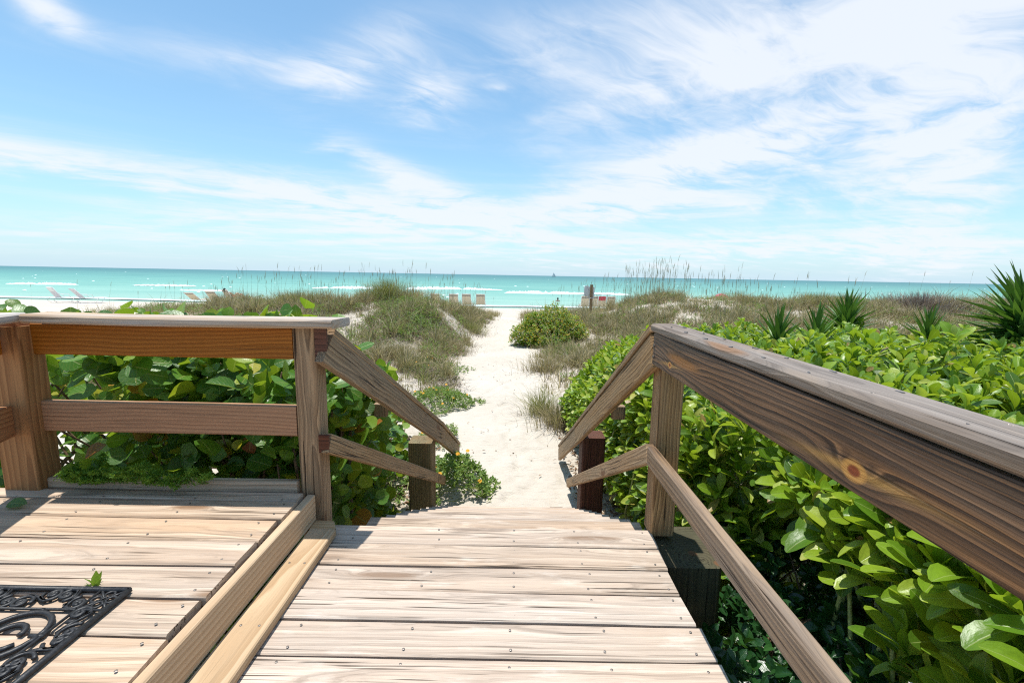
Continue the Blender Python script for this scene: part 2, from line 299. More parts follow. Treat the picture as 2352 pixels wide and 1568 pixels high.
def leafmat(name, stops, trans=.35, rough=.35, tcol=(.30, .46, .03), rib=.5, ribcol=(.42, .5, .16), spec=.5, vein=0.):
    m, t = mat(name)
    isl = t.n('ShaderNodeNewGeometry').outputs['Random Per Island']; rn = t.orand()
    h = t.m('FRACT', t.m('MULTIPLY', t.m('ADD', isl, rn), 7.317))
    col = t.ramp(h, stops)
    uv = t.tc('UV'); uu, vv, _ = t.sep(uv)
    ab = t.m('ABSOLUTE', t.m('SUBTRACT', uu, .5))
    rb = t.ss(ab, .035, .008)
    if vein:
        vw = t.m('FRACT', t.m('SUBTRACT', t.m('MULTIPLY', vv, 6.5), t.m('MULTIPLY', ab, 5.)))
        rb = t.m('MAXIMUM', rb, t.m('MULTIPLY', t.ss(t.m('ABSOLUTE', t.m('SUBTRACT', vw, .5)), .07, .02), vein))
    n = t.noise(t.vm('ADD', t.vm('MULTIPLY', uv, (3., 5., 1.)), t.comb(t.m('MULTIPLY', h, 90.), 0., 0.)), 1, 3, .6)
    col = t.mix(t.m('MULTIPLY', t.ss(n, .45, .8), .3), col, tuple(c_*.5 for c_ in stops[0][1]))
    col = t.mix(t.m('MULTIPLY', rb, rib), col, ribcol)
    p = t.bsdf(col, t.m('ADD', rough, t.m('MULTIPLY', n, .15)), t.bump(t.m('ADD', n, t.m('MULTIPLY', rb, -.6)), .35, .006), spec)
    tr = t.n('ShaderNodeBsdfTranslucent'); t.put(tr.inputs[0], t.mix(.55, col, tcol))
    ms = t.n('ShaderNodeMixShader'); ms.inputs[0].default_value = trans; t.t.links.new(p, ms.inputs[1]); t.t.links.new(tr.outputs[0], ms.inputs[2])
    t.out(ms.outputs[0]); return m
L_NAU = leafmat('naupaka_leaf', [(0, (.038, .095, .009)), (.25, (.11, .235, .015)), (.6, (.235, .375, .025)), (.86, (.38, .47, .05)), (.965, (.50, .52, .12)), (.985, (.40, .24, .08)), (1, (.30, .17, .07))], .40, .30, (.46, .60, .02), spec=.5)
L_SEA = leafmat('sea_grape_leaf', [(0, (.03, .10, .016)), (.45, (.065, .19, .022)), (.8, (.13, .29, .03)), (.90, (.30, .41, .035)), (.955, (.50, .44, .03)), (.98, (.42, .14, .03)), (1, (.30, .07, .03))], .42, .28, (.44, .58, .02), .55, (.45, .46, .15), vein=.5)
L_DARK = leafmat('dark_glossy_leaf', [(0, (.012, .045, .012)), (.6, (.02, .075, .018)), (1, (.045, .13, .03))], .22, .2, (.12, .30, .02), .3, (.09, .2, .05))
L_SUN = leafmat('beach_sunflower_leaf', [(0, (.08, .17, .025)), (.5, (.13, .24, .04)), (1, (.22, .30, .07))], .35, .55, (.35, .45, .05), .3)
L_BUSH = leafmat('inkberry_leaf', [(0, (.08, .19, .012)), (.40, (.15, .29, .02)), (.68, (.24, .36, .03)), (.82, (.48, .38, .02)), (1, (.68, .34, .03))], .42, .35, (.35, .45, .02), .3)
L_YUC = leafmat('yucca_leaf', [(0, (.03, .095, .018)), (.6, (.065, .17, .026)), (1, (.17, .29, .05))], .18, .32, (.16, .30, .02), .15, (.12, .22, .05))
L_DRY = leafmat('dry_leaf', [(0, (.09, .045, .022)), (.5, (.20, .11, .055)), (.85, (.30, .19, .11)), (1, (.38, .28, .2))], .15, .7, (.3, .15, .05), .2, (.3, .2, .1), .2)
L_FERN = leafmat('asparagus_fern_leaf', [(0, (.08, .20, .015)), (.6, (.15, .31, .03)), (1, (.28, .42, .05))], .45, .5, (.35, .5, .03), 0)
M_GRASS = leafmat('dune_grass_blade', [(0, (.12, .10, .045)), (.2, (.22, .19, .08)), (.45, (.40, .32, .16)), (.7, (.54, .44, .27)), (.85, (.24, .165, .11)), (1, (.66, .57, .42))], .35, .6, (.4, .38, .12), 0)
M_GRASSG = leafmat('green_grass_blade', [(0, (.10, .12, .035)), (.3, (.20, .22, .06)), (.55, (.33, .31, .12)), (.8, (.40, .32, .17)), (1, (.55, .46, .29))], .38, .6, (.35, .42, .08), 0)
M_OATS = leafmat('sea_oat_stalk', [(0, (.33, .30, .16)), (.6, (.45, .39, .24)), (1, (.34, .34, .18))], .15, .7, (.4, .35, .15), 0)
M_TWIG = leafmat('grey_twig', [(0, (.09, .06, .045)), (.5, (.24, .19, .15)), (1, (.46, .40, .34))], .05, .8, (.3, .2, .1), 0)
M_PETAL = leafmat('orange_petal', [(0, (.75, .34, .01)), (1, (.85, .50, .02))], .3, .5, (.9, .5, .02), 0)
M_WPETAL = leafmat('white_petal', [(0, (.78, .72, .74)), (1, (.85, .80, .80))], .3, .5, (.9, .85, .85), 0)
M_FOAMC = None

# ------------------------------------------------------------------ terrain
PY = np.array([0, 4, 5, 6.3, 8.7, 12, 15, 18.6, 24, 32]); PX = np.array([0, 0, .15, .05, -.25, -.45, -.4, -.55, -.2, 0]); PH = np.array([.9, .9, .85, .8, .55, .85, .70, .46, .25, 1.0])
def sst(x, a, b): t = np.clip((x-a)/(b-a), 0, 1); return t*t*(3-2*t)
_ph = rng.uniform(0, 6.28, 24); _fr = rng.normal(0, 1, (24, 2))
def fbm(x, y, s=1.):
    r = 0
    for i in range(24):
        k = s*(.5+i*.16); r = r+np.sin(_fr[i, 0]*k*x+_fr[i, 1]*k*y+_ph[i])/(1+i*.25)
    return r/6.
def pathdist(x, y): return np.abs(x-np.interp(y, PY, PX))-np.interp(y, PY, PH)
def hgt(x, y):
    x = np.asarray(x, float); y = np.asarray(y, float)
    z = .22*sst(y, 13, 22)-.85*sst(y, 25, 43)-.06*np.maximum(y-43, 0)
    pd = pathdist(x, y); off = sst(pd, .0, 2.2)
    dl = 1.0*np.exp(-((x+7.)/8.5)**2-((y-17.5-.15*np.maximum(-8-x, 0))/4.2)**2)+.22*np.exp(-((x+5.)/2.)**2-((y-17)/2.5)**2)+.35*np.exp(-((x+2.6)/1.6)**2-((y-15.5)/3.5)**2)+.30*np.exp(-((x+2.4)/1.6)**2-((y-22)/2.)**2)
    rx = sst(x, 2.0, 7.0)*(1-.5*sst(x, 26, 60))
    dr = (1.18+.25*fbm(x*.8, y*.5+7, .5))*rx*np.exp(-((y-18.5-.08*x)/4.6)**2) + .5*rx*np.exp(-((y-12)/3.5)**2)
    z = z+off*(dl+dr+.10*fbm(x+3, y, 1.0)*sst(y, 7, 11)*(1-sst(y, 24, 27)))
    z = z+.022*fbm(x*1., y, 3.5)*(1-sst(y, 30, 40))+.02*sst(-pd, 0, .3)*fbm(x, y+9, 6)
    z = z+.12*sst(pd, .3, 1.5)*(1-sst(y, 10, 14))*sst(y, 2, 5)
    return z
def axis(segs):
    out = []
    for a, b, st in segs: out += list(np.arange(a, b, st))
    return np.array(out+[segs[-1][1]])
xs = axis([(-900, -100, 80), (-100, -24, 4), (-24, -8, .5), (-8, -2.2, .16), (-2.2, 1.6, .05), (1.6, 9, .16), (9, 30, .5), (30, 100, 4), (100, 900, 80)])
ys = axis([(-60, -6, 6), (-6, 2, .5), (2, 4, .16), (4, 15, .06), (15, 24, .16), (24, 46, .5), (46, 120, 8)])
X, Y = np.meshgrid(xs, ys); Z = hgt(X, Y)
for _ in range(900):   # footprints along the path
    fy = 4+random.random()**1.3*18; fx = np.interp(fy, PY, PX)+random.gauss(0, .45)*np.interp(fy, PY, PH); an = random.gauss(0, .5); dp = random.uniform(.006, .017)
    jx = slice(*np.searchsorted(xs, (fx-.4, fx+.4))); jy = slice(*np.searchsorted(ys, (fy-.45, fy+.45)))
    aX, aY = X[jy, jx]-fx, Y[jy, jx]-fy; a1 = (aX*math.cos(an)+aY*math.sin(an))/.065; a2 = (aY*math.cos(an)-aX*math.sin(an))/.14; q2 = a1*a1+a2*a2
    Z[jy, jx] += -dp*np.exp(-q2)+.45*dp*np.exp(-(np.sqrt(q2)-1.7)**2*3)
nx, ny = len(xs), len(ys); I = np.arange(nx*ny).reshape(ny, nx)
GF = np.stack([I[:-1, :-1], I[:-1, 1:], I[1:, 1:], I[1:, :-1]], -1).reshape(-1, 4)
ms_, t = mat('beach_sand'); P = t.tc()
n1 = t.noise(P, .7, 4, .6); n2 = t.noise(P, 160, 3, .7); n3 = t.noise(P, 5.5, 4, .6)
col = t.mix(t.ss(n1, .3, .75), (.525, .465, .39), (.585, .53, .455))
col = t.mix(t.m('MULTIPLY', t.ss(n2, .6, .8), .35), col, (.38, .31, .24)); col = t.mix(t.m('MULTIPLY', t.ss(n3, .5, .8), .18), col, (.50, .43, .35))
lt = t.n('ShaderNodeAttribute'); lt.attribute_name = 'litter'
lm = t.m('MULTIPLY', t.ss(t.noise(P, 9, 5, .7), .40, .60), lt.outputs['Fac']); col = t.mix(t.m('MULTIPLY', lm, .85), col, (.25, .19, .125))
px_, py_, pz_ = t.sep(P)
wet = t.ss(pz_, -.42, -.56); col = t.mix(t.m('MULTIPLY', wet, .6), col, (.42, .37, .30))
foot = t.vor(t.vm('MULTIPLY', P, (1., .8, 0.)), 4.2, 'SMOOTH_F1'); rip = t.noise(t.vm('MULTIPLY', P, (.6, 2.2, 1.)), 7, 3, .6)
hh = t.m('ADD', t.m('MULTIPLY', foot, .9), t.m('ADD', t.m('MULTIPLY', rip, .9), t.m('MULTIPLY', n2, .12)))
t.out(t.bsdf(col, .9, t.bump(hh, .8, .06), .15))
ground = tag(obj('ground', mesh('ground', np.stack([X, Y, Z], -1).reshape(-1, 3), GF, ms_, True)), kind='structure')

# sea
SEA = -.55
xs2 = axis([(-30000, -2000, 4000), (-2000, -200, 200), (-200, 200, 4), (200, 2000, 200), (2000, 30000, 4000)]); ys2 = axis([(36, 110, .5), (110, 300, 4), (300, 1500, 60), (1500, 40000, 2500)])
X2, Y2 = np.meshgrid(xs2, ys2); amp = np.clip((Y2-44)/30, .04, 1)*.11
Z2 = SEA+amp*(np.sin(Y2*.55+.8*np.sin(X2*.06)+.5*np.sin(X2*.13))+.5*np.sin(Y2*1.1+X2*.11+2*np.sin(X2*.031)))*(Y2 < 300)
I2 = np.arange(X2.size).reshape(X2.shape); F2 = np.stack([I2[:-1, :-1], I2[:-1, 1:], I2[1:, 1:], I2[1:, :-1]], -1).reshape(-1, 4)
mw, t = mat('sea_water'); P = t.tc(); x_, y_, z_ = t.sep(P)
yj = t.m('ADD', y_, t.m('MULTIPLY', t.m('SUBTRACT', t.noise(t.vm('MULTIPLY', P, (.012, .05, 0.)), 1, 3), .5), t.m('MULTIPLY', y_, .7)))
f = t.m('LOGARITHM', t.m('MAXIMUM', t.m('SUBTRACT', yj, 30.), 1.), 10.)
col = t.ramp(t.m('DIVIDE', f, 4.), [(.0, (.42, .47, .39)), (.27, (.28, .44, .37)), (.42, (.195, .40, .335)), (.52, (.125, .315, .28)), (.66, (.07, .205, .21)), (.85, (.055, .17, .19)), (1., (.055, .165, .19))])
n = t.noise(t.vm('MULTIPLY', P, (.25, 1.1, 1.)), .55, 5, .62); nb = t.noise(t.vm('MULTIPLY', P, (.04, .22, 1.)), 1, 4, .6)
col = t.mix(t.m('MULTIPLY', t.ss(nb, .38, .72), .35), col, t.mix(1., col, (.45, .62, .66), 'MULTIPLY'))
nr = t.bump(n, .55, .35)
df = t.n('ShaderNodeBsdfDiffuse'); t.put(df.inputs[0], col); t.put(df.inputs['Normal'], nr)
gl = t.n('ShaderNodeBsdfGlossy'); gl.inputs['Roughness'].default_value = .22; t.put(gl.inputs['Normal'], nr); gl.inputs[0].default_value = (1, 1, 1, 1)
mx = t.n('ShaderNodeMixShader'); mx.inputs[0].default_value = .14; t.t.links.new(df.outputs[0], mx.inputs[1]); t.t.links.new(gl.outputs[0], mx.inputs[2]); t.out(mx.outputs[0])
sea = tag(obj('sea', mesh('sea', np.stack([X2, Y2, Z2], -1).reshape(-1, 3), F2, mw, True)), kind='structure')
mf, t = mat('sea_foam'); n = t.noise(t.tc(), 2.2, 5, .65)
t.out(t.bsdf(t.mix(t.ss(n, .35, .7), (.62, .76, .74), (.84, .86, .86)), .8, t.bump(n, .8, .2), .2))
def breaker(x0, y0, x1, y1, h, dep, seed):
    """a line of tumbling foam: many small ragged mounds"""
    r = np.random.default_rng(seed); L = math.hypot(x1-x0, y1-y0); V = []; F = []
    for q_ in range(int(L*13)):
        t_ = r.random(); gap = math.sin(t_*11+seed)+.6*math.sin(t_*27+2*seed)
        if gap < -1.25+1.2*abs(2*t_-1)**3: continue
        env = max(.15, math.sin(math.pi*t_)**.6); cx = x0+(x1-x0)*t_; cy = y0+(y1-y0)*t_+r.normal(0, dep*.35)*env; a_ = r.uniform(.2, 1.0); d_ = r.uniform(.12, .4)*dep*.6; hh = h*env*r.uniform(.15, .75); b = len(V); k = 7
        V.append((cx, cy+d_*.3, SEA+.06+hh))
        for jj in range(k): th = 6.283*jj/k; rr2 = r.uniform(.6, 1.3); V.append((cx+a_*rr2*math.cos(th), cy+d_*rr2*math.sin(th), SEA-.04+.05*r.random()))
        F += [(b, b+1+jj, b+1+(jj+1) % k) for jj in range(k)]
    return obj('breaking_wave', mesh('wave', V, F, mf, True), sea)
for i, a in enumerate([(-36, 80, -22, 84, .55, 2.2), (-24, 83, -2, 86, .75, 2.6), (-3, 74, 13, 76, .55, 2.6), (12, 77, 20, 75, .4, 1.8), (-84, 74, -73, 76, .45, 1.6), (-66, 78, -56, 79, .35, 1.4), (26, 63, 33, 63, .35, 1.4), (50, 61, 64, 63, .5, 1.8), (68, 66, 80, 67, .4, 1.5), (34, 66, 44, 65, .25, 1.2), (-46, 62, -40, 62.5, .22, .9)]): breaker(*a, 40+i)
V = []; F = []
for i in range(130):   # small whitecaps far out
    yy = math.exp(random.uniform(math.log(50), math.log(420))); xx = random.uniform(-1.35, 1.35)*yy; L = random.uniform(.1, .4)*(yy/90)**.5; b = len(V); hh = .05+.10*L
    V += [(xx-L, yy, SEA+.03), (xx-.3*L, yy+.15, SEA+.06+hh), (xx+.4*L, yy+.1, SEA+.06+hh*.8), (xx+L, yy, SEA+.03), (xx+.1*L, yy-.2, SEA+.04)]; F += [(b, b+4, b+1), (b+1, b+4, b+2), (b+2, b+4, b+3)]
tag(obj('whitecaps', mesh('whitecaps', V, F, mf)), 'small white foam flecks scattered over the turquoise sea', kind='stuff')
# swash line along the beach
V = []; n = 260
for i in range(n+1):
    x = -150+i*300/n; y = 40.6+.35*math.sin(x*.11)+.25*math.sin(x*.31+1)+.1*math.sin(x*1.3)
    V += [(x, y, SEA+.10), (x, y+.45, SEA+.17), (x, y+1.2+.3*math.sin(x*.7), SEA+.10)]
F = [(3*i+j, 3*i+3+j, 3*i+4+j, 3*i+1+j) for i in range(n) for j in (0, 1)]
obj('swash_foam', mesh('swash', V, F, mf, True), sea)

# ------------------------------------------------------------------ boardwalk
PLZ = 1.2
def nails(parent, pts):
    b = MB()
    for p_ in pts:
        k = 6; V = [(p_[0]+.0046*math.cos(6.283*j/k), p_[1]+.0046*math.sin(6.283*j/k), p_[2]) for j in range(k)]+[(p_[0], p_[1], p_[2]+.0012)]
        b.add(V, [(j, (j+1) % k, k) for j in range(k)])
    o = obj('nail_heads', mesh('nails', b.V, b.F, M_NAIL)); o['kind'] = 'stuff'
    C.objects.unlink(o); WM.pop(o.name, None); link(o, parent, Matrix.Identity(4)); return o
walk = thing('walkway_platform', 'pale sun-bleached wooden walkway platform of wide cross planks, right of the raised deck', 'boardwalk', (0, 1, PLZ))
y = 1.966
k = 0
while y > -.75:
    wd = .138+random.uniform(-.002, .002); ymid = y-wd/2; xr = .663+random.uniform(-.008, .010)
    pl = board('plank', (-.905, ymid, PLZ-.019+random.uniform(-.002, .002)), (xr, ymid, PLZ-.019+random.uniform(-.002, .002)), wd, .038, W_DECK, walk, ends=.006, wob=.0016, bev=.005)
    nails(pl, [(xx+random.uniform(-.012, .012), ymid+s_*.042+random.uniform(-.006, .006), PLZ+.0012) for xx in (-.70, -.32, .02, .32, .62) for s_ in (-1, 1)])
    y -= wd+.0085+random.uniform(-.0015, .0025)
for xx in (-.86, -.32, .02, .32, .60): board('joist', (xx, -.7, PLZ-.045-.09), (xx, 1.93, PLZ-.045-.09), .04, .18, W_DARK, walk)
board('front_beam', (-.9, 1.945, PLZ-.14), (.66, 1.945, PLZ-.14), .036, .18, W_DECK, walk)
stair = thing('staircase', 'pale wooden stairs going down from the walkway to the sand path', 'stairs', (0, 3, 0))
for i in range(1, 11):
    z = PLZ-.12*i; y0 = 1.975+.235*(i-1)+.004; dx_ = random.uniform(-.012, .012)
    for j, (a, b) in enumerate(((0, .117), (.122, .262))):
        ym = y0+(a+b)/2; board('tread', (-.737+dx_, ym, z-.019), (.715+dx_, ym, z-.019+random.uniform(-.002, .002)), b-a, .038, W_DECK, stair, wob=.001, ends=.004)
for xx in (-.66, .0, .64):
    b = MB(); z0 = PLZ-.12-.042; sl_ = -.12/.235
    pr = [(1.97, z0), (1.97, z0-.28), (4.6, z0+sl_*2.63-.28), (4.6, z0+sl_*2.63)]
    pr = [(1.97, z0+.0), (1.97, z0-.30)]+[(4.7, z0+sl_*2.73-.20), (4.7, z0+sl_*2.73-.02)]
    V = [(xx-.02, a_, c_-.012) for a_, c_ in pr]+[(xx+.02, a_, c_-.012) for a_, c_ in pr]
    b.add(V, [(3, 2, 1, 0), (4, 5, 6, 7), (0, 1, 5, 4), (1, 2, 6, 5), (2, 3, 7, 6), (3, 0, 4, 7)]); b.build('stringer', W_DARK, stair)

# raised deck on the left
DZ = 1.38
deck = thing('raised_deck', 'raised pale wooden deck one step above the walkway, on the left', 'deck', (-1.9, 1, DZ))
y = 1.926; k = 0
while y > -.75:
    wd = .1405+random.uniform(-.002, .002) if k else .074; ymid = y-wd/2; xr = -.945+random.uniform(-.010, .008)
    pl = board('plank', (-3.6, ymid, DZ-.019+random.uniform(-.002, .002)), (xr, ymid, DZ-.019+random.uniform(-.003, .002)), wd, .038, W_DECK2, deck, ends=.008, wob=.002, bev=.005, segs=16)
    nails(pl, [(xx+random.uniform(-.015, .015), ymid+s_*.040+random.uniform(-.008, .008), DZ+.0025) for xx in (-2.2, -1.8, -1.4, -1.0) for s_ in (-1, 1)])
    y -= wd+.006+random.uniform(-.001, .004); k += 1
for xx in (-3.2, -2.6, -2.0, -1.5, -1.03): board('joist', (xx, -.7, DZ-.045-.07), (xx, 1.9, DZ-.045-.07), .04, .14, W_DARK, deck)
board('rim_board', (-.921, -.7, 1.302), (-.921, 1.935, 1.302), .036, .128, W_PINE, deck, wob=.001)
fb = MB(); xl, xr, z0, z1, ye = -.901, -.782, PLZ+.003, PLZ+.040, 1.935
kb = board('kick_board', (-.8415, -.7, PLZ+.0225), (-.8415, 1.862, PLZ+.0225), .119, .036, W_PINE, deck, wob=.001)
nails(kb, [(-.8415+s_*.03, yy_, PLZ+.0416) for yy_ in (.5, .95, 1.3, 1.62) for s_ in (-1, 1)])
board('toe_board', (-2.14, 1.952, DZ+.012), (-.985, 1.952, DZ+.012), .036, .062, W_DECK2, deck)
b = MB(); b.box((-3.4, 1.93, .05), (-3.28, 2.05, DZ-.05)); b.build('support_post', W_PILE, deck)
# kick board's clipped end
tri = MB(); tri.add([(-.901, 1.862, PLZ+.0045), (-.782, 1.862, PLZ+.0045), (-.815, 1.925, PLZ+.0045), (-.901, 1.93, PLZ+.0045), (-.901, 1.862, PLZ+.0405), (-.782, 1.862, PLZ+.0405), (-.815, 1.925, PLZ+.0405), (-.901, 1.93, PLZ+.0405)], [(3, 2, 1, 0), (4, 5, 6, 7), (1, 2, 6, 5), (2, 3, 7, 6), (3, 0, 4, 7)])
tri.build('kick_board_end', W_PINE, deck)

def post(name, x0, x1, y0, y1, z0, z1, m, parent, **kw):
    _seed[0] += 1; L = z1-z0
    me = plank_mesh(L, x1-x0, y1-y0, m, _seed[0], bev=kw.get('bev', .006), wob=.0015, segs=8)
    # local x -> world z
    M = Matrix(((0, 1, 0, (x0+x1)/2), (0, 0, 1, (y0+y1)/2), (1, 0, 0, (z0+z1)/2), (0, 0, 0, 1)))
    return obj(name, me, parent, M)
# deck railing
dr = thing('deck_railing', 'reddish pine deck railing with a pale weathered cap across the left', 'railing', (-1.5, 1.95, DZ))
post('corner_post', -2.31, -2.145, 1.90, 2.01, .1, 2.13, W_PINEP, dr)
board('upper_rail', (-2.145, 1.975, 2.070), (-.981, 1.975, 2.068), .038, .140, W_RAILP, dr)
board('lower_rail', (-2.145, 1.975, 1.714), (-.981, 1.975, 1.709), .038, .142, W_RAILQ, dr)
board('cap', (-2.092, 1.935, 2.1695), (-.752, 1.935, 2.168), .14, .038, W_CAP, dr, bev=.008, wob=.002, ends=.03)
b = MB(); b.box((-2.30, 1.913, 2.131), (-2.16, 2.0, 2.149)); b.build('shim_block', W_RAILP, dr)
# railing returning towards the camera, out of frame
dl = thing('return_railing', 'end of a wooden railing leaving the picture at the left edge', 'railing', (-2.1, 1.2, DZ))
board('cap', (-2.188, 1.905, 2.172), (-1.66, .3, 2.172), .15, .038, W_CAP, dl, bev=.008)
board('upper_rail', (-2.225, 1.885, 2.078), (-1.72, .35, 2.078), .038, .14, W_RAILP, dl)
board('lower_rail', (-2.225, 1.885, 1.712), (-1.72, .35, 1.712), .038, .142, W_RAILP, dl)
# left stair railing
ls = thing('stair_railing', 'left stair handrail of weathered boards running from the deck corner post to the sand', 'railing', (-.9, 2, PLZ))
post('newel_post', -.975, -.873, 1.951, 2.05, -.05, 2.147, W_POST, ls)
def rail(par, p0, p1, W, T, m, name, **kw): return board(name, p0, p1, W, T, m, par, **kw)
# boards run on the slope; W horizontal thickness, T height across slope
A = Vector((-.838, 1.955, 2.058)); S1 = Vector((-.672, 4.08, .865)); tip1 = Vector((-.660, 5.36, .16))
rail(ls, A, S1, .038, .152, W_STAIR, 'upper_rail', cut0=.04)
rail(ls, S1+(tip1-S1).normalized()*.004, tip1, .038, .150, W_STAIR, 'upper_rail_extension', cut1=-.035)
up1 = Vector((0, .49, .872)); 
rail(ls, A+Vector((-.012, .06, .062)), S1+Vector((-.012, .045, .096)), .078, .034, W_STAIR, 'rail_cap'); rail(ls, S1+Vector((-.012, .049, .094)), tip1+Vector((-.012, .045, .096)), .078, .034, W_STAIR, 'rail_cap')
b = MB(); b.box((-.872, 1.938, 1.995), (-.82, 1.953, 2.146)); b.build('end_block', W_RED, ls)
B0 = Vector((-.842, 1.945, 1.612)); B1 = Vector((-.690, 3.98, .475)); B2 = Vector((-.682, 4.36, .265))
rail(ls, B0, B1, .036, .088, W_STAIR, 'lower_rail'); rail(ls, B1+Vector((0, .004, -.002)), B2, .036, .084, W_STAIR, 'lower_rail_extension')
b = MB(); b.box((-.872, 1.930, 1.572), (-.826, 1.943, 1.655)); b.build('end_block', W_RED, ls)
post('pile', -.93, -.715, 3.86, 4.07, -.4, .86, W_PILE, ls, bev=.012)
post('support_block', -.96, -.87, 3.0, 3.06, 1.39, 1.48, W_POST, ls)
# right walkway railing
rr = thing('walkway_railing', 'big dark weathered handrail running along the right side of the walkway towards the camera', 'railing', (.7, 1.9, PLZ))
post('newel_post', .667, .776, 1.935, 2.04, PLZ-.01, 2.150, W_POST, rr)
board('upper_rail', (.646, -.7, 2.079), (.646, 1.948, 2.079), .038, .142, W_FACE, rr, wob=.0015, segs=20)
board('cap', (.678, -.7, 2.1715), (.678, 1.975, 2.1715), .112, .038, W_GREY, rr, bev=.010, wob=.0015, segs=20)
board('lower_rail', (.646, -.7, 1.588), (.646, 1.935, 1.588), .040, .088, W_LOW, rr, wob=.002, segs=20, bev=.007)
post('support_pile', .672, .925, 1.74, 2.06, -.3, 1.165, W_PILED, rr, bev=.02)
b = MB()
for (xx, zz2) in ((.628, 2.095), (.628, 2.045)): b.tube([(xx-.0005, 1.93, zz2), (xx-.006, 1.93, zz2)], .007, 8)
b.build('bolt_heads', M_NAIL, rr)['kind'] = 'stuff'
b = MB()
for i in range(14):
    yy = 1.8-i*.17
    for dxx in (-.03, .03): b.tube([(.678+dxx+random.uniform(-.006, .006), yy+random.uniform(-.03, .03), 2.190), (.678+dxx, yy, 2.1915)], .0032, 7)
b.build('nail_heads', M_NAIL, rr)['kind'] = 'stuff'
rs = thing('stair_railing', 'right stair handrail of weathered boards dropping to the sand beside the green shrubs', 'railing', (.66, 2, PLZ))
A = Vector((.646, 1.972, 2.066)); S1 = Vector((.646, 4.12, .862)); tip2 = Vector((.646, 5.48, .11))
rail(rs, A, S1, .038, .150, W_STAIR, 'upper_rail', cut0=-.02); rail(rs, S1+Vector((0, .004, -.002)), tip2, .038, .150, W_STAIR, 'upper_rail_extension', cut1=-.035)
rail(rs, A+Vector((.018, .035, .098)), S1+Vector((.018, .045, .094)), .080, .034, W_STAIR, 'rail_cap'); rail(rs, S1+Vector((.018, .049, .092)), tip2+Vector((.018, .045, .094)), .080, .034, W_STAIR, 'rail_cap')
B0 = Vector((.646, 1.945, 1.592)); B1 = Vector((.646, 4.2, .36)); B2 = Vector((.646, 4.6, .145))
rail(rs, B0, B1, .038, .088, W_STAIR, 'lower_rail'); rail(rs, B1+Vector((0, .004, -.002)), B2, .038, .086, W_STAIR, 'lower_rail_extension')
post('pile', .668, .878, 3.9, 4.11, -.4, .925, W_RED, rs, bev=.012)
post('support_block', .70, .79, 2.95, 3.01, 1.42, 1.51, W_POST, rs)

# ------------------------------------------------------------------ rubber mat
matx1, maty1 = -1.19, 1.265; mw_, mh_ = .92, .56
door = thing('door_mat', 'black openwork rubber door mat with scroll pattern on the raised deck', 'mat', (matx1-mw_/2, maty1-mh_/2, DZ))
MZ = DZ+.0085
def mt(b, pts, r): b.tube([(p_[0], p_[1], MZ) for p_ in pts], r, 6, True, .85)
b = MB(); x0, x1, y0, y1 = matx1-mw_, matx1, maty1-mh_, maty1
for (p_, q_) in (((x0, y0), (x1, y0)), ((x1, y0), (x1, y1)), ((x1, y1), (x0, y1)), ((x0, y1), (x0, y0))): mt(b, [p_, q_], .0098)
b.build('border', M_RUBBER, door, smooth=True)
bx = .085; ixs, iys = (x0+bx, x1-bx), (y0+bx, y1-bx)
for xx in ixs: b = MB(); mt(b, [(xx, y0), (xx, y1)], .0045); b.build('bar', M_RUBBER, door, smooth=True)
for yy in iys: b = MB(); mt(b, [(x0, yy), (x1, yy)], .0045); b.build('bar', M_RUBBER, door, smooth=True)
def arc(cx, cy, r0, r1, a0, a1, n=16): return [(cx+(r0+(r1-r0)*i/n)*math.cos(math.radians(a0+(a1-a0)*i/n)), cy+(r0+(r1-r0)*i/n)*math.sin(math.radians(a0+(a1-a0)*i/n))) for i in range(n+1)]
for cx in (x0+bx/2, x1-bx/2):
    for cy in (y0+bx/2, y1-bx/2):
        b = MB(); mt(b, arc(cx, cy, .008, .008, 0, 360), .004)
        for a in (0, 90, 180, 270): mt(b, arc(cx+.022*math.cos(math.radians(a)), cy+.022*math.sin(math.radians(a)), .013, .013, 0, 360), .004)
        for a in (45, 135, 225, 315): mt(b, [(cx+.008*math.cos(math.radians(a)), cy+.008*math.sin(math.radians(a))), (cx+.05*math.cos(math.radians(a)), cy+.05*math.sin(math.radians(a)))], .004)
        b.build('corner_flower', M_RUBBER, door, smooth=True)
def scroll(cx, cy, s, rot, fl):
    b = MB(); R = Matrix.Rotation(rot, 2)
    def tr(pts): return [tuple(R @ Vector((p_[0]*s, p_[1]*s*fl))+Vector((cx, cy))) for p_ in pts]
    mt(b, tr(arc(-.5, .0, .12, .42, 40, -400, 26)), .0058); mt(b, tr(arc(.5, .0, .12, .42, 220, -220, 26)), .0058); mt(b, tr([(-.35, .38), (0, .1), (.35, -.38)]), .0058)
    mt(b, tr(arc(-.5, 0, .10, .10, 0, 360, 10)), .006); mt(b, tr(arc(.5, 0, .10, .10, 0, 360, 10)), .006)
    return b
nsc = 7
for i in range(nsc):
    cx = ixs[0]+(ixs[1]-ixs[0])*(i+.5)/nsc
    for cy, f_ in ((y1-bx/2, 1), (y0+bx/2, -1)): scroll(cx, cy, .072, .5 if i % 2 else -.5, f_).build('scroll', M_RUBBER, door, smooth=True)
for i in range(4):
    cy = iys[0]+(iys[1]-iys[0])*(i+.5)/4
    for cx, f_ in ((x1-bx/2, 1), (x0+bx/2, -1)): scroll(cx, cy, .080, math.pi/2+(.5 if i % 2 else -.5), f_).build('scroll', M_RUBBER, door, smooth=True)
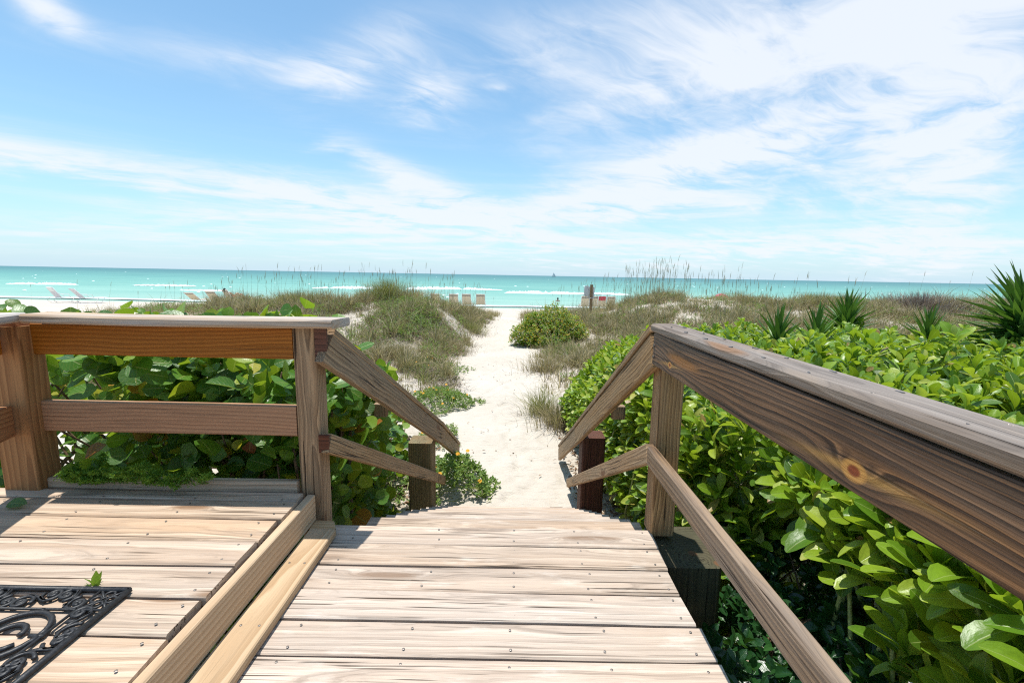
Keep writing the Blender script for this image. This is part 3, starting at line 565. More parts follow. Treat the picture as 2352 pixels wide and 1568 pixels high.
for i in range(4):
    for j in range(2):
        cx = ixs[0]+(ixs[1]-ixs[0])*(i+.5)/4; cy = iys[0]+(iys[1]-iys[0])*(j+.5)/2; b = MB()
        mt(b, arc(cx, cy, .085, .085, 0, 360, 30), .008); mt(b, arc(cx, cy, .03, .06, 0, 330, 18), .008); mt(b, [(cx-.1, cy), (cx-.06, cy)], .007); mt(b, [(cx+.06, cy), (cx+.1, cy)], .007); mt(b, [(cx, cy+.085), (cx, cy+.097)], .007); mt(b, [(cx, cy-.085), (cx, cy-.097)], .007)
        b.build('ring_scroll', M_RUBBER, door, smooth=True)

# ------------------------------------------------------------------ leaf machinery
def leaf_shape(kind, cols=3, rows=5):
    """unit leaf: base at origin, length 1 along +Y, face +Z"""
    V = []; UV = []
    for i in range(rows):
        v_ = i/(rows-1)
        if kind == 'obovate':
            v_ = 1-(1-v_)**1.45; q_ = min(1, v_/.68); wd = .205*(.12+.88*q_*q_*(3-2*q_)) if v_ < .68 else .205*math.sqrt(max(.05, 1-((v_-.68)/.32)**2)); bend = -.16*v_**2+.05*math.sin(v_*3.1)
        elif kind == 'round': wd = .52*math.sqrt(max(.012, 1-(2*v_-1)**2)); bend = -.12*v_**2
        elif kind == 'oval': wd = .30*math.sqrt(max(.01, 1-(2*v_-1)**2))*(1.05-.2*v_); bend = -.10*v_**2
        elif kind == 'sword': wd = .055*(.55+.6*math.sin(math.pi*min(1, v_*.8+.2)))*(1-v_**3)+.0012; bend = -.05*v_**2
        else: wd = .18*math.sin(math.pi*min(.985, v_*.94+.03)); bend = -.15*v_**2
        for j in range(cols):
            s_ = j/(cols-1)*2-1; fold = {'sword': .55, 'round': .16, 'obovate': .25, 'oval': .3}.get(kind, .3)
            V.append((wd*s_, v_, bend+abs(s_)**1.4*wd*fold)); UV.append((.5+s_*.5, v_))
    F = [(i*cols+j, i*cols+j+1, (i+1)*cols+j+1, (i+1)*cols+j) for i in range(rows-1) for j in range(cols-1)]
    return np.array(V, np.float32), np.array(F, np.int32), np.array(UV, np.float32)
def norm(a): return a/np.maximum(np.linalg.norm(a, axis=-1, keepdims=True), 1e-9)
def basis(axis_, nrm):
    y_ = norm(axis_); z_ = norm(nrm-(nrm*y_).sum(-1, keepdims=True)*y_); x_ = np.cross(y_, z_); return np.stack([x_, y_, z_], -1)   # columns
def project(P):
    Q = P-np.array([0, 0, CAMZ]); zc = Q@fwd; u_ = Q@right0/np.maximum(zc, 1e-3); v_ = Q@down0/np.maximum(zc, 1e-3)
    return 1176+FPX*(_c*u_-_s*v_), 784+FPX*(_s*u_+_c*v_), zc
def merged(shape, P, B, S, name, m, smooth=True):
    V, F, UV = shape; n = len(P)
    VV = (np.einsum('nij,kj->nki', B, V)*S[:, None, None]+P[:, None, :]).reshape(-1, 3)
    FF = (F[None]+(np.arange(n)*len(V))[:, None, None]).reshape(-1, F.shape[1]); return mesh(name, VV, FF, m, smooth, np.tile(UV, (n, 1)))
def leaves(par, shape_kind, P, B, S, m, cap=300, name='leaf', hi=(5, 7), lo=(3, 5), stuffname='foliage', minpx=9):
    """the leaves that show largest become parts, the rest one stuff part"""
    P = np.asarray(P); S = np.asarray(S); B = np.array(B); B[:, :, 2] *= rng.uniform(.2, 2.3, len(P))[:, None]; B[:, :, 0] *= rng.uniform(.78, 1.18, len(P))[:, None]
    u_, v_, zc = project(P+B[:, :, 1]*S[:, None]*.5)
    infr = (u_ > -30) & (u_ < 2380) & (v_ > -30) & (v_ < 1600) & (zc > .15)
    px = S*FPX/np.maximum(zc, .1); cell = (np.floor(u_/30).astype(int)*1000+np.floor(v_/30).astype(int))
    order = np.argsort(zc); seen = {}; vis = np.zeros(len(P), int)
    for i in order:
        if infr[i]:
            k_ = seen.get(cell[i], 0)
            if k_ < 2: vis[i] = 2-k_; seen[cell[i]] = k_+1
    score = np.where(infr & (px > minpx), px*(vis > 0)+px*.05, 0); idx = np.argsort(-score)[:cap]; idx = idx[score[idx] > 0]
    if cap and len(idx):
        sh = leaf_shape(shape_kind, *hi); me = mesh(name, sh[0], sh[1], m, True, sh[2])
        for i in idx:
            M = Matrix.Identity(4)
            for r_ in range(3):
                for c_ in range(3): M[r_][c_] = float(B[i, r_, c_]*S[i])
                M[r_][3] = float(P[i, r_])
            o = bpy.data.objects.new(name, me); C.objects.link(o); o.parent = par; o.matrix_local = WM[par.name].inverted() @ M
    rest = np.setdiff1d(np.arange(len(P)), idx)
    if len(rest):
        o = obj(stuffname, merged(leaf_shape(shape_kind, *lo), P[rest], B[rest], S[rest], stuffname, m), par); o['kind'] = 'stuff'
def unit(n): return norm(rng.normal(0, 1, (n, 3)))
def rosettes(T, Ax, n=9, L=.13, spread=(22, 78), jit=.18):
    """leaf whorls at branch tips T with axes Ax"""
    N = len(T); k = np.arange(n); ph = rng.uniform(0, 6.28, N)[:, None]+k*2.39996; til = np.radians(spread[0]+(spread[1]-spread[0])*(k/(n-1)))[None]+rng.normal(0, .14, (N, n))
    Ax = norm(Ax); ref = np.where(np.abs(Ax[:, 2:3]) < .9, [[0, 0, 1.]], [[1., 0, 0]]); a = norm(np.cross(Ax, ref)); b_ = np.cross(Ax, a)
    rad = a[:, None]*np.cos(ph)[..., None]+b_[:, None]*np.sin(ph)[..., None]
    D = Ax[:, None]*np.cos(til)[..., None]+rad*np.sin(til)[..., None]; Nn = Ax[:, None]*np.sin(til)[..., None]-rad*np.cos(til)[..., None]+rng.normal(0, jit, (N, n, 3))
    S = L*(.62+.38*np.minimum(1, (k+1)/4))[None]*rng.uniform(.75, 1.18, (N, n)); P = T[:, None]-Ax[:, None]*(k*.008)[None, :, None]
    return P.reshape(-1, 3), basis(D.reshape(-1, 3), Nn.reshape(-1, 3)), S.reshape(-1)
def branches(par, base, tips, m=M_STEM, r0=.012, r1=.004, cnt=60, name='branches'):
    b = MB(); idx = rng.permutation(len(tips))[:cnt]
    for i in idx:
        p1 = tips[i]; p0 = np.array(base)[rng.integers(len(base))]; mid = (p0+p1)/2+rng.normal(0, .06, 3)+np.array([0, 0, -.03])
        q1 = p0*.25+mid*.75; pts = [p0, q1, mid*.4+p1*.6, p1]; b.tube(pts, [r0, r0*.75, (r0+r1)*.4, r1], 5)
    b.build(name, m, par, smooth=True)

# ------------------------------------------------------------------ naupaka hedge on the right
def top_n(x, y):   # crown height of the hedge
    z = 1.66+.10*np.sin(x*1.7+y*.9)+.07*np.sin(x*3.1-y*2.3+1)
    z = z-.30*sst(y, 5.8, 7.6)*(1-.5*sst(x, 2., 4.))
    z = z-1.0*sst(2.0-x, 0, 1.3)*sst(y, 4.0, 7.0)
    z = z-.30*sst(1.2-x, 0, .4)*sst(y, 2.1, 3)*(1-sst(y, 4.2, 7.))
    z = z-.22*sst(2.4, 0, 1)*sst(1.25-x, 0, .5)*(1-sst(y, 1.5, 2.2))
    return z-.20*sst(y, 2.8, 5.8)
def edge_n(y): return np.interp(y, [.2, 1.2, 1.9, 2.3, 4., 5., 6., 7., 8.2, 9], [1.02, 1.12, 1.22, .97, 1.0, .98, .92, .86, 1.5, 2.4])
def back_n(x): return np.interp(x, [.4, 1.2, 2.2, 4, 8, 14], [7.5, 8.0, 8.1, 7.9, 7.2, 6.6])
NAU = [('shrub', 'bright green paddle-leaved shrub seen between the two rails of the right walkway railing', lambda x, y: (y < 1.95) & (x < 2.3)),
       ('shrub', 'bright green paddle-leaved shrub spilling from behind the right stair handrail onto the sand path', lambda x, y: (y >= 4.1) & (x < 2.3)),
       ('shrub', 'tall bright green paddle-leaved shrub directly beside the right stairs, behind the newel post', lambda x, y: (y >= 1.95) & (y < 4.1) & (x < 2.3)),
       ('shrub', 'broad bright green paddle-leaved shrub in front of the low spiky rosettes, above the dark handrail', lambda x, y: (x >= 2.3) & (x-.72*y < .9)),
       ('shrub', 'bright green paddle-leaved shrub at the right picture edge, below the tall dark spiky rosette', lambda x, y: (x >= 2.3) & (x-.72*y >= .9))]
# candidate tips: crown layer plus two looser layers below, plus open flank beside path and walk
def cand(n, lay):
    x = rng.uniform(.4, 11, n); y = rng.uniform(.15, 8.2, n); ok = (x > edge_n(y)) & (y < back_n(x)) & (x < 1.5+1.35*y+1.0)
    x, y = x[ok], y[ok]; z = top_n(x, y)-lay+rng.normal(0, .095, len(x))+.10*fbm(x, y, 3.); return np.stack([x, y, z], -1)
T0 = cand(9000, .0); T1 = cand(3000, .24); T2 = cand(1500, .5)
# flank along the path edge and beside the walk
yf = rng.uniform(.3, 7.8, 1500); xf = edge_n(yf)+np.abs(rng.normal(.03, .10, 1500)); zt = top_n(xf, yf); g0 = hgt(xf, yf)+.1; zf = g0+(zt-g0)*rng.uniform(.1, 1, 1500)**.8
T3 = np.stack([xf, yf, zf], -1)
T3 = T3[(T3[:, 1] > 2.1) | (T3[:, 2] > .6+.3*rng.random(len(T3)))]
TT = np.concatenate([T0, T1, T2, T3]); flank = np.concatenate([np.zeros(len(T0)+len(T1)+len(T2)), np.ones(len(T3))])
# keep the tips out of the boards and railing
bad = (TT[:, 0] < .99) & (TT[:, 1] < 4.2) & (TT[:, 0] < .95) | (TT[:, 0] < .98) & (TT[:, 1] < 2.15)
bad |= (TT[:, 0] < 1.34) & (TT[:, 1] > 1.12) & (TT[:, 1] < 1.95) & (TT[:, 2] < 1.42)
near_ = (TT[:, 1] < 1.95) & (TT[:, 0] < 2.3) & (TT[:, 2] < 1.5); bad |= near_ & (rng.random(len(TT)) > .6)
TT, flank = TT[~bad], flank[~bad]
AX = np.stack([rng.normal(0, .38, len(TT)), rng.normal(-.15, .38, len(TT)), np.ones(len(TT))], -1); AX[:, 0] -= flank*np.where(TT[:, 1] < 1.95, .2, .55)
for nm, lb, fn in NAU:
    mk = fn(TT[:, 0], TT[:, 1]); T, A_ = TT[mk], AX[mk]; c0 = T.mean(0); gz = float(hgt(c0[0], c0[1]))
    sh = thing(nm, lb, 'shrub', (c0[0], c0[1], gz), group='bright green paddle-leaved hedge shrubs')
    P, B, S = rosettes(T, A_, 10, .128, (8, 72)); S = S*np.where(P[:, 1] < 2., 1.15, 1.); leaves(sh, 'obovate', P, B, S, L_NAU)
    bases = np.stack([T[:, 0], T[:, 1], hgt(T[:, 0], T[:, 1])], -1)[rng.permutation(len(T))[:14]]
    branches(sh, bases, T-np.array([0, 0, .02]), M_GSTEM, .013, .006, 130)
# one blossom sprig in the near shrub
def flower(parent, p_, s_, m, name, k=5, face=(0, -.6, .8)):
    th = np.arange(k)*(6.283/k if k > 5 else .55)+rng.uniform(0, 6); f_ = norm(np.array([face]))[0]; a = norm(np.cross([f_], [[0, 0, 1.]]))[0]; b_ = np.cross(f_, a)
    D = a[None]*np.cos(th)[:, None]+b_[None]*np.sin(th)[:, None]+.2*f_; return np.repeat([p_], k, 0), basis(D, np.repeat([f_], k, 0)), np.full(k, s_)
fl = thing('flower_sprig', 'tiny white fan flowers on a stem under the right handrail, bottom right', 'flowers', (1.06, .98, 1.36))
for p_ in ((1.04, .985, 1.375), (1.075, .975, 1.355), (1.10, .965, 1.345)):
    P, B, S = flower(fl, p_, .020, M_WPETAL, 'petal'); leaves(fl, 'oval', P, B, S, M_WPETAL, 50, 'petal', (3, 4), (3, 4))
b = MB(); b.tube([(1.02, 1.0, 1.36), (1.06, .985, 1.365), (1.12, .97, 1.34), (1.2, 1.0, 1.2)], .006, 5); b.build('stem', M_GSTEM, fl)
# dark glossy shrub below the right railing
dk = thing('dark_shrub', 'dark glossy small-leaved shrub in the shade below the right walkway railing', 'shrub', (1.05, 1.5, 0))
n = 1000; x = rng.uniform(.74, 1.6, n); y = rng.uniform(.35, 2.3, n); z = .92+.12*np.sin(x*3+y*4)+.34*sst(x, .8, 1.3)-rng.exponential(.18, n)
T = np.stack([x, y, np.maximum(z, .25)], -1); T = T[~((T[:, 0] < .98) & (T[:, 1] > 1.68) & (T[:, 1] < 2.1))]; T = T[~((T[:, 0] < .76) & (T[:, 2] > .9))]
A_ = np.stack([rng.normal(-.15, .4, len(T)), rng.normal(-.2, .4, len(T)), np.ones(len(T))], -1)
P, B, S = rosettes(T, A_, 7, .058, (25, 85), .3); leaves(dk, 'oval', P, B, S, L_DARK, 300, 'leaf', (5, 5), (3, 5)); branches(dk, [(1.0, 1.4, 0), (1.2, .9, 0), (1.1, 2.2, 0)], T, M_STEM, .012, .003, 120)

# ------------------------------------------------------------------ sea grape on the left
def seagrape(lb, n, xr, yr, ztop, zlow, seed, filt=None, L=.125, bias=1.6):
    global rng; sv = rng; rng = np.random.default_rng(seed)
    x = rng.uniform(*xr, n); y = rng.uniform(*yr, n); zt = ztop(x, y); z = zt-(zt-zlow)*rng.random(n)**bias
    T = np.stack([x, y, z], -1)
    if filt is not None: T = T[filt(T)]
    k = 4; TT_ = np.repeat(T, k, 0)+rng.normal(0, .055, (len(T)*k, 3)); n2_ = len(TT_)
    D = np.stack([rng.normal(0, .7, n2_), rng.normal(-.15, .7, n2_), rng.normal(.15, .5, n2_)], -1); Nn = np.stack([rng.normal(0, .5, n2_), rng.normal(-.45, .5, n2_), rng.uniform(.2, 1.3, n2_)], -1)
    B = basis(D, Nn); S = L*rng.uniform(.45, 1.12, n2_)
    c0 = T.mean(0); s_ = thing('sea_grape', lb, 'shrub', (c0[0], c0[1], float(hgt(c0[0], c0[1]))), group='round-leaved shrubs left of the stairs')
    leaves(s_, 'round', TT_, B, S, L_SEA)
    bs = np.stack([T[:, 0], T[:, 1], hgt(T[:, 0], T[:, 1])], -1)[:10]; branches(s_, bs, T, M_STEM, .014, .004, 130); rng = sv; return s_
nr = lambda T: ~((T[:, 1] < 2.16) & (T[:, 0] < -.8))
seagrape('round-leaved sea grape shrub behind the middle of the reddish deck railing', 900, (-2.15, -.98), (2.2, 3.4), lambda x, y: 1.99+.06*np.sin(x*7)+.05*np.sin(x*13+y*5)-.22*sst(x, -1.5, -1.05)-.1*(y > 3), .15, 21, nr, .125, 1.9)
seagrape('round-leaved sea grape shrub at the left edge beyond the corner post', 620, (-4.6, -2.15), (2.2, 3.8), lambda x, y: 1.94+.06*np.sin(x*6+1)+.05*np.sin(y*6), .2, 22, nr, .125, 1.8)
seagrape('round-leaved sea grape shrub beside the left stair handrail, in front of the shaded sand', 380, (-1.9, -1.0), (2.2, 4.3), lambda x, y: 1.86-.50*(y-2.2)-.3*sst(x, -1.2, -1.0), .45, 23, lambda T: nr(T) & (T[:, 0] < -1.02-.0*T[:, 1]), .11, 1.2)
seagrape('low round-leaved sea grape tips beyond the left handrail, in front of the dry dune', 210, (-3.2, -1.25), (3.9, 6.2), lambda x, y: 1.35-.12*(y-3.9)-.45*sst(x, -2.2, -1.4), .3, 24, None, .12, .7)

# ------------------------------------------------------------------ spiky yuccas
def yucca(lb, x, y, z, L, n, seed, trunk=True):
    global rng; sv = rng; rng = np.random.default_rng(seed); gz = float(hgt(x, y)); t_ = thing('yucca', lb, 'yucca', (x, y, gz), group='dark green spiky rosettes beyond the hedge')
    k = np.arange(n)/n; ph = np.arange(n)*2.39996; el_ = np.radians(86-105*k**1.15)+rng.normal(0, .06, n)
    D = np.stack([np.cos(ph)*np.cos(el_), np.sin(ph)*np.cos(el_), np.sin(el_)], -1); Nn = np.stack([-np.cos(ph)*np.sin(el_), -np.sin(ph)*np.sin(el_), np.cos(el_)], -1)
    P = np.stack([np.zeros(n)+x, np.zeros(n)+y, z+.10-.28*k], -1)+D*.02; S = L*rng.uniform(.78, 1.08, n)*(1-.15*(k > .85)); leaves(t_, 'sword', P, basis(D, Nn), S, L_YUC, 300, 'leaf', (3, 6), (3, 5), minpx=1)
    b = MB(); b.tube([(x, y, gz-.05), (x+.01, y, (z+gz)/2), (x, y, z+.08)], [.05, .05, .045], 8); b.build('trunk', M_STEM, t_); rng = sv
yucca('spiky green rosette standing highest behind the hedge, right of centre', 5.2, 6.9, 1.66, .52, 110, 31)
yucca('low spiky rosette half sunk in the hedge, left of the two beside each other', 3.38, 5.6, 1.56, .46, 60, 32)
yucca('low spiky rosette half sunk in the hedge, right of the two beside each other', 3.86, 5.6, 1.56, .46, 60, 33)
yucca('small spiky rosette peeking over the hedge between the two taller ones', 5.65, 6.0, 1.60, .42, 60, 34)
yucca('tall dark spiky rosette cut by the right picture edge', 5.95, 5.2, 1.99, .60, 120, 35)
yucca('drooping dark spiky rosette under the tall one at the right picture edge', 5.95, 5.15, 1.76, .58, 80, 36)

# ------------------------------------------------------------------ round inkberry bush beside the path
ib = thing('round_bush', 'round green bush flecked orange-yellow standing right of the sand path', 'bush', (1.25, 15, .1))
LOB = [(1.0, 15.1, .45, .85, .6), (1.75, 15.2, .55, .72, .72), (.45, 15.0, .35, .55, .46), (1.45, 15.4, .85, .55, .62), (2.1, 15.0, .35, .5, .5), (1.2, 14.7, .35, .7, .45), (.75, 15.3, .72, .4, .42)]
dd = unit(2600); li = rng.integers(0, len(LOB), 2600); lo_ = np.array(LOB)[li]; rr_ = rng.uniform(.4, 1.12, 2600)**.5
T = np.stack([lo_[:, 0]+dd[:, 0]*rr_*lo_[:, 3], lo_[:, 1]+dd[:, 1]*rr_*lo_[:, 3], lo_[:, 2]+dd[:, 2]*rr_*lo_[:, 4]], -1)
T[:, 2] = np.maximum(T[:, 2], hgt(T[:, 0], T[:, 1])+.06+.12*rng.random(len(T)))
A_ = np.stack([dd[:len(T), 0]*.4, dd[:len(T), 1]*.4-.1, np.ones(len(T))], -1)
P, B, S = rosettes(T, A_, 7, .085, (20, 85), .25); leaves(ib, 'obovate', P, B, S, L_BUSH, 300, 'leaf', (3, 5), (3, 4), minpx=4)
branches(ib, [(1.0, 15.1, 0), (1.3, 15.3, 0), (1.5, 15.1, 0)], T, M_STEM, .02, .006, 160)

# ------------------------------------------------------------------ beach sunflower patches
def patch(nm, lb, cx, cy, rx, ry, h, n, seed, L=.045, m=L_SUN, nf=14, kind='oval', filt=None):
    global rng; sv = rng; rng = np.random.default_rng(seed); gz = float(hgt(cx, cy)); t_ = thing(nm, lb, 'plant', (cx, cy, gz))
    a = rng.uniform(0, 6.28, n); r_ = rng.uniform(0, 1, n)**.5*(1+.18*np.sin(a*3+seed)+.12*np.sin(a*7)); x = cx+np.cos(a)*r_*rx; y = cy+np.sin(a)*r_*ry
    z = hgt(x, y)+.03+h*np.clip(1-r_**2.2, .12, 1)*rng.uniform(.35, 1.1, n); T = np.stack([x, y, z], -1)
    if filt is not None: T = T[filt(T)]
    A_ = np.stack([rng.normal(0, .4, len(T)), rng.normal(0, .4, len(T)), np.ones(len(T))], -1); P, B, S = rosettes(T, A_, 5, L, (30, 88), .3)
    leaves(t_, kind, P, B, S, m, 300, 'leaf', (3, 4), (3, 4), minpx=8); branches(t_, np.stack([T[:, 0], T[:, 1], hgt(T[:, 0], T[:, 1])], -1)[:8], T, M_GSTEM, .005, .002, 60, 'stems')
    if nf:
        Pq = []; Bq = []; Sq = []
        for i in rng.permutation(len(T))[:nf]:
            p1, b1, s1 = flower(t_, T[i]+np.array([0, 0, .05]), .026, M_PETAL, 'petal', 9, (0, -.5, .9)); Pq.append(p1); Bq.append(b1); Sq.append(s1)
        leaves(t_, 'oval', np.concatenate(Pq), np.concatenate(Bq), np.concatenate(Sq), M_PETAL, 0, 'petal', (3, 4), (3, 4), 'blossoms')
    rng = sv
patch('beach_sunflower', 'green creeping patch with yellow flowers left of the sand path, halfway to the dune', -1.25, 7.95, .62, .62, .26, 620, 51, .042, nf=16)
patch('beach_sunflower', 'green bushy creeper with orange flowers at the foot of the left stair pile', -.62, 4.62, .42, .62, .38, 700, 52, .045, nf=9, filt=lambda T: ~((T[:, 0] < -.70) & (T[:, 1] < 4.1)) & ~((T[:, 0] < -.0) & (T[:, 1] < 4.36) & (T[:, 0] > -.70)) & (T[:, 0] > -1.1))
patch('leafy_plant', 'small bright green leafy plant on shaded sand, left of the stair treads', -1.12, 3.62, .24, .22, .30, 90, 53, .10, L_NAU, 0, 'leaf')
patch('creeper', 'thin green creeper on the sand behind the left handrail end', -1.02, 6.2, .30, .5, .12, 130, 54, .04, nf=4)
patch('creeper', 'green weeds among dry litter left of the big left pile', -1.45, 4.75, .42, .5, .22, 260, 55, .045, nf=4)
patch('creeper', 'sparse green creeper spreading at the left edge of the path below the dry dune', -1.9, 10.6, .9, 1.1, .12, 330, 56, .05, nf=5)
patch('leafy_plant', 'orange-tipped succulent sprigs behind the top of the left handrail', -2.2, 6.6, .5, .4, .30, 80, 57, .055, L_BUSH, 0, 'obovate')

# ------------------------------------------------------------------ dune grass
def blades(P, H, lean, wid, segs=3):
    """curved grass strips: roots P, heights H, lean vectors (xy)"""
    n = len(P); t_ = np.linspace(0, 1, segs+1); phi = rng.uniform(0, 6.28, n); sx = np.stack([np.cos(phi), np.sin(phi), np.zeros(n)], -1)
    ctr = P[:, None]+np.stack([lean[:, None, 0]*t_**2*1., lean[:, None, 1]*t_**2, H[:, None]*(t_-.22*t_**3*np.minimum(1.6, np.hypot(lean[:, 0], lean[:, 1])/np.maximum(H, .01))[:, None])], -1)
    wv = wid[:, None]*(1-t_**2*.92)[None]
    V = np.stack([ctr-sx[:, None]*wv[..., None], ctr+sx[:, None]*wv[..., None]], 2).reshape(-1, 3)
    f = np.array([(2*i, 2*i+1, 2*i+3, 2*i+2) for i in range(segs)]); F = (f[None]+(np.arange(n)*2*(segs+1))[:, None, None]).reshape(-1, 4)
    return V, F, np.tile(np.array([(.2, .5)], np.float32), (len(V), 1))
def tufts(C_, nb, h, spread, lean, wid):
    n = len(C_)*nb; c_ = np.repeat(C_, nb, 0); a = rng.uniform(0, 6.28, n); r_ = np.abs(rng.normal(0, spread, n)); x = c_[:, 0]+np.cos(a)*r_; y = c_[:, 1]+np.sin(a)*r_
    hs = np.repeat(h if hasattr(h, '__len__') else np.full(len(C_), h), nb)*rng.uniform(.45, 1.1, n); ld = a+rng.normal(0, .7, n); ll = np.abs(rng.normal(0, lean, n))*hs
    P = np.stack([x, y, hgt(x, y)-.02], -1); return blades(P, hs, np.stack([np.cos(ld)*ll, np.sin(ld)*ll], -1), np.full(n, wid)*rng.uniform(.6, 1.2, n))
def scatter(n, xr, yr, dens):
    x = rng.uniform(*xr, n); y = rng.uniform(*yr, n); ok = (rng.random(n) < dens(x, y)) & (np.abs(x) < 1.25*y+2); return np.stack([x[ok], y[ok]], -1)
def duneL(x, y):
    d_ = sst(pathdist(x, y), .1, .9)*sst(y, 6.6, 9)*(1-sst(y, 24., 26.))*sst(x, -21+.0*y, -14+.0*y)*(x < np.interp(y, PY, PX)); return d_*(.14+.86*sst(fbm(x, y, 1.9), -.22, .12))
def duneR(x, y):
    d_ = sst(pathdist(x, y), .2, 1.1)*sst(y, np.where(x > 2.2, 7.8, 7.4), 9.5)*(1-sst(y, 24, 26+.03*x))*(x > np.interp(y, PY, PX)); d_ = d_*(1-.9*np.exp(-((x-8.6)/1.5)**2-((y-19.5)/2.2)**2)); return d_*(.16+.84*sst(fbm(x+4, y, 1.7), -.25, .12))
def grass(name, lb, C_, nb, h, spread, lean, wid, m):
    V, F, UV = tufts(C_, nb, h, spread, lean, wid); return tag(obj(name, mesh(name, V, F, m, False, UV)), lb, None, None, 'stuff')
at = ground.data.attributes.new('litter', 'FLOAT', 'POINT'); at.data.foreach_set('value', np.maximum(np.maximum(duneL(X, Y), duneR(X, Y)), np.maximum(sst(X, -3.6, -3.)*sst(-X, .95, 1.15)*sst(-Y, -7.5, -5.), sst(X, .72, .95)*(X < back_n(X)*0+9)*sst(-Y, -8., -6.6))*.9).astype(np.float32).ravel())
CL = scatter(12000, (-21, 0), (6.5, 26), duneL); CR = scatter(21000, (0, 34), (7.2, 27), duneR)
grass('dune_grass', 'dry tan and olive grass covering the dune left of the path', CL, 26, .08+rng.gamma(1.7, .10, len(CL)), .11, .95, .0078, M_GRASS)
grass('dune_grass', 'dry tan grass covering the long dune right of the path', CR, 20, .10+rng.gamma(1.8, .11, len(CR)), .13, .95, .0090, M_GRASS)
CG = scatter(2000, (-11, 0), (8, 22), duneL); grass('green_dune_grass', 'green grass tufts mixed into the left dune', CG, 20, rng.uniform(.2, .5, len(CG)), .08, .6, .006, M_GRASSG)
CG = scatter(4800, (1, 32), (8, 25), duneR); grass('green_dune_grass', 'green grass tufts mixed into the right dune', CG, 18, rng.uniform(.2, .5, len(CG)), .09, .6, .007, M_GRASSG)
CB = scatter(420, (-13, -1), (9, 22), duneL); grass('tall_dune_grass', 'taller dark-rooted tussocks scattered over the left dune', CB, 90, rng.uniform(.45, .8, len(CB)), .10, .8, .008, M_GRASS)
CB = scatter(700, (1.5, 30), (9.5, 25), duneR); grass('tall_dune_grass', 'taller tan tussocks scattered over the right dune', CB, 80, rng.uniform(.4, .75, len(CB)), .12, .8, .009, M_GRASS)
# grey twiggy litter close to the ground
CT = np.concatenate([scatter(8000, (-12, 0), (6.5, 22), duneL), scatter(6500, (0, 30), (7, 24), duneR)])
V, F, UV = tufts(CT, 12, .20, .20, 2.0, .008); tag(obj('dry_litter', mesh('dry_litter', V, F, M_TWIG, False, UV)), 'grey-brown dry stems lying on the dune sand', None, None, 'stuff')
# green herbs among the grass
def herbs(name, lb, C_, L, m, hmax):
    k = 10; T = np.repeat(C_, k, 0)+rng.normal(0, .12, (len(C_)*k, 2)); z = hgt(T[:, 0], T[:, 1])+np.repeat(rng.uniform(.1, hmax, len(C_)), k)*rng.uniform(.3, 1, len(T)); T = np.stack([T[:, 0], T[:, 1], z], -1)
    A_ = np.stack([rng.normal(0, .4, len(T)), rng.normal(0, .4, len(T)), np.ones(len(T))], -1); P, B, S = rosettes(T, A_, 5, L, (25, 85), .3)
    tag(obj(name, merged(leaf_shape('oval', 3, 3), P, B, S, name, m)), lb, None, None, 'stuff')
hl = scatter(6500, (-18, -1), (11, 22), lambda x, y: duneL(x, y)*np.clip(np.exp(-((x+3.6)/1.6)**2-((y-15.5)/2.5)**2)+.22, 0, 1)); herbs('dune_herbs', 'yellow-green leafy vine spread over the left dune crest', hl, .055, L_SUN, .42)
hr = scatter(5200, (1, 28), (9, 24), lambda x, y: duneR(x, y)*.25); herbs('dune_herbs', 'scattered green leafy weeds over the right dune', hr, .06, L_SUN, .38)
# sea oats: tall stalks with seed heads
def oats(lb, C_, hr_):
    n = len(C_); H = rng.uniform(*hr_, n); P = np.stack([C_[:, 0], C_[:, 1], hgt(C_[:, 0], C_[:, 1])], -1); ln = np.stack([rng.normal(.02, .06, n), rng.normal(0, .05, n)], -1)*H[:, None]
    V, F, UV = blades(P, H, ln, np.full(n, .0042), 5); tip = P+np.stack([ln[:, 0]*.72, ln[:, 1]*.72, H*.86], -1)
    V2, F2_, U2 = blades(np.repeat(tip, 3, 0), np.repeat(H*.16, 3), np.repeat(ln*.3, 3, 0)+rng.normal(0, .02, (3*n, 2)), np.full(3*n, .005), 2)
    return tag(obj('sea_oats', mesh('sea_oats', np.concatenate([V, V2]), np.concatenate([F, F2_+len(V)]), M_OATS, False, np.concatenate([UV, U2]))), lb, None, None, 'stuff')
ol = scatter(1800, (-11, -.9), (13, 23.5), lambda x, y: duneL(x, y)*.18); oats('tall thin sea oat stalks rising above the left dune', ol, (1.0, 1.75))
orr = scatter(2500, (2, 11), (13, 24), lambda x, y: duneR(x, y)*.5*np.exp(-((x-6)/2.4)**2)+.006); oats('dense tall thin sea oat stalks rising above the right dune', orr, (1.1, 1.9))
of = scatter(500, (9, 26), (13, 24), lambda x, y: duneR(x, y)*.05); oats('a few single sea oat stalks at the far right of the dune', of, (1.1, 1.8))
ofl = scatter(300, (-24, -9), (12, 24), lambda x, y: .07+0*x); oats('a few single sea oat stalks over the beach at the far left', ofl, (1.0, 1.6))
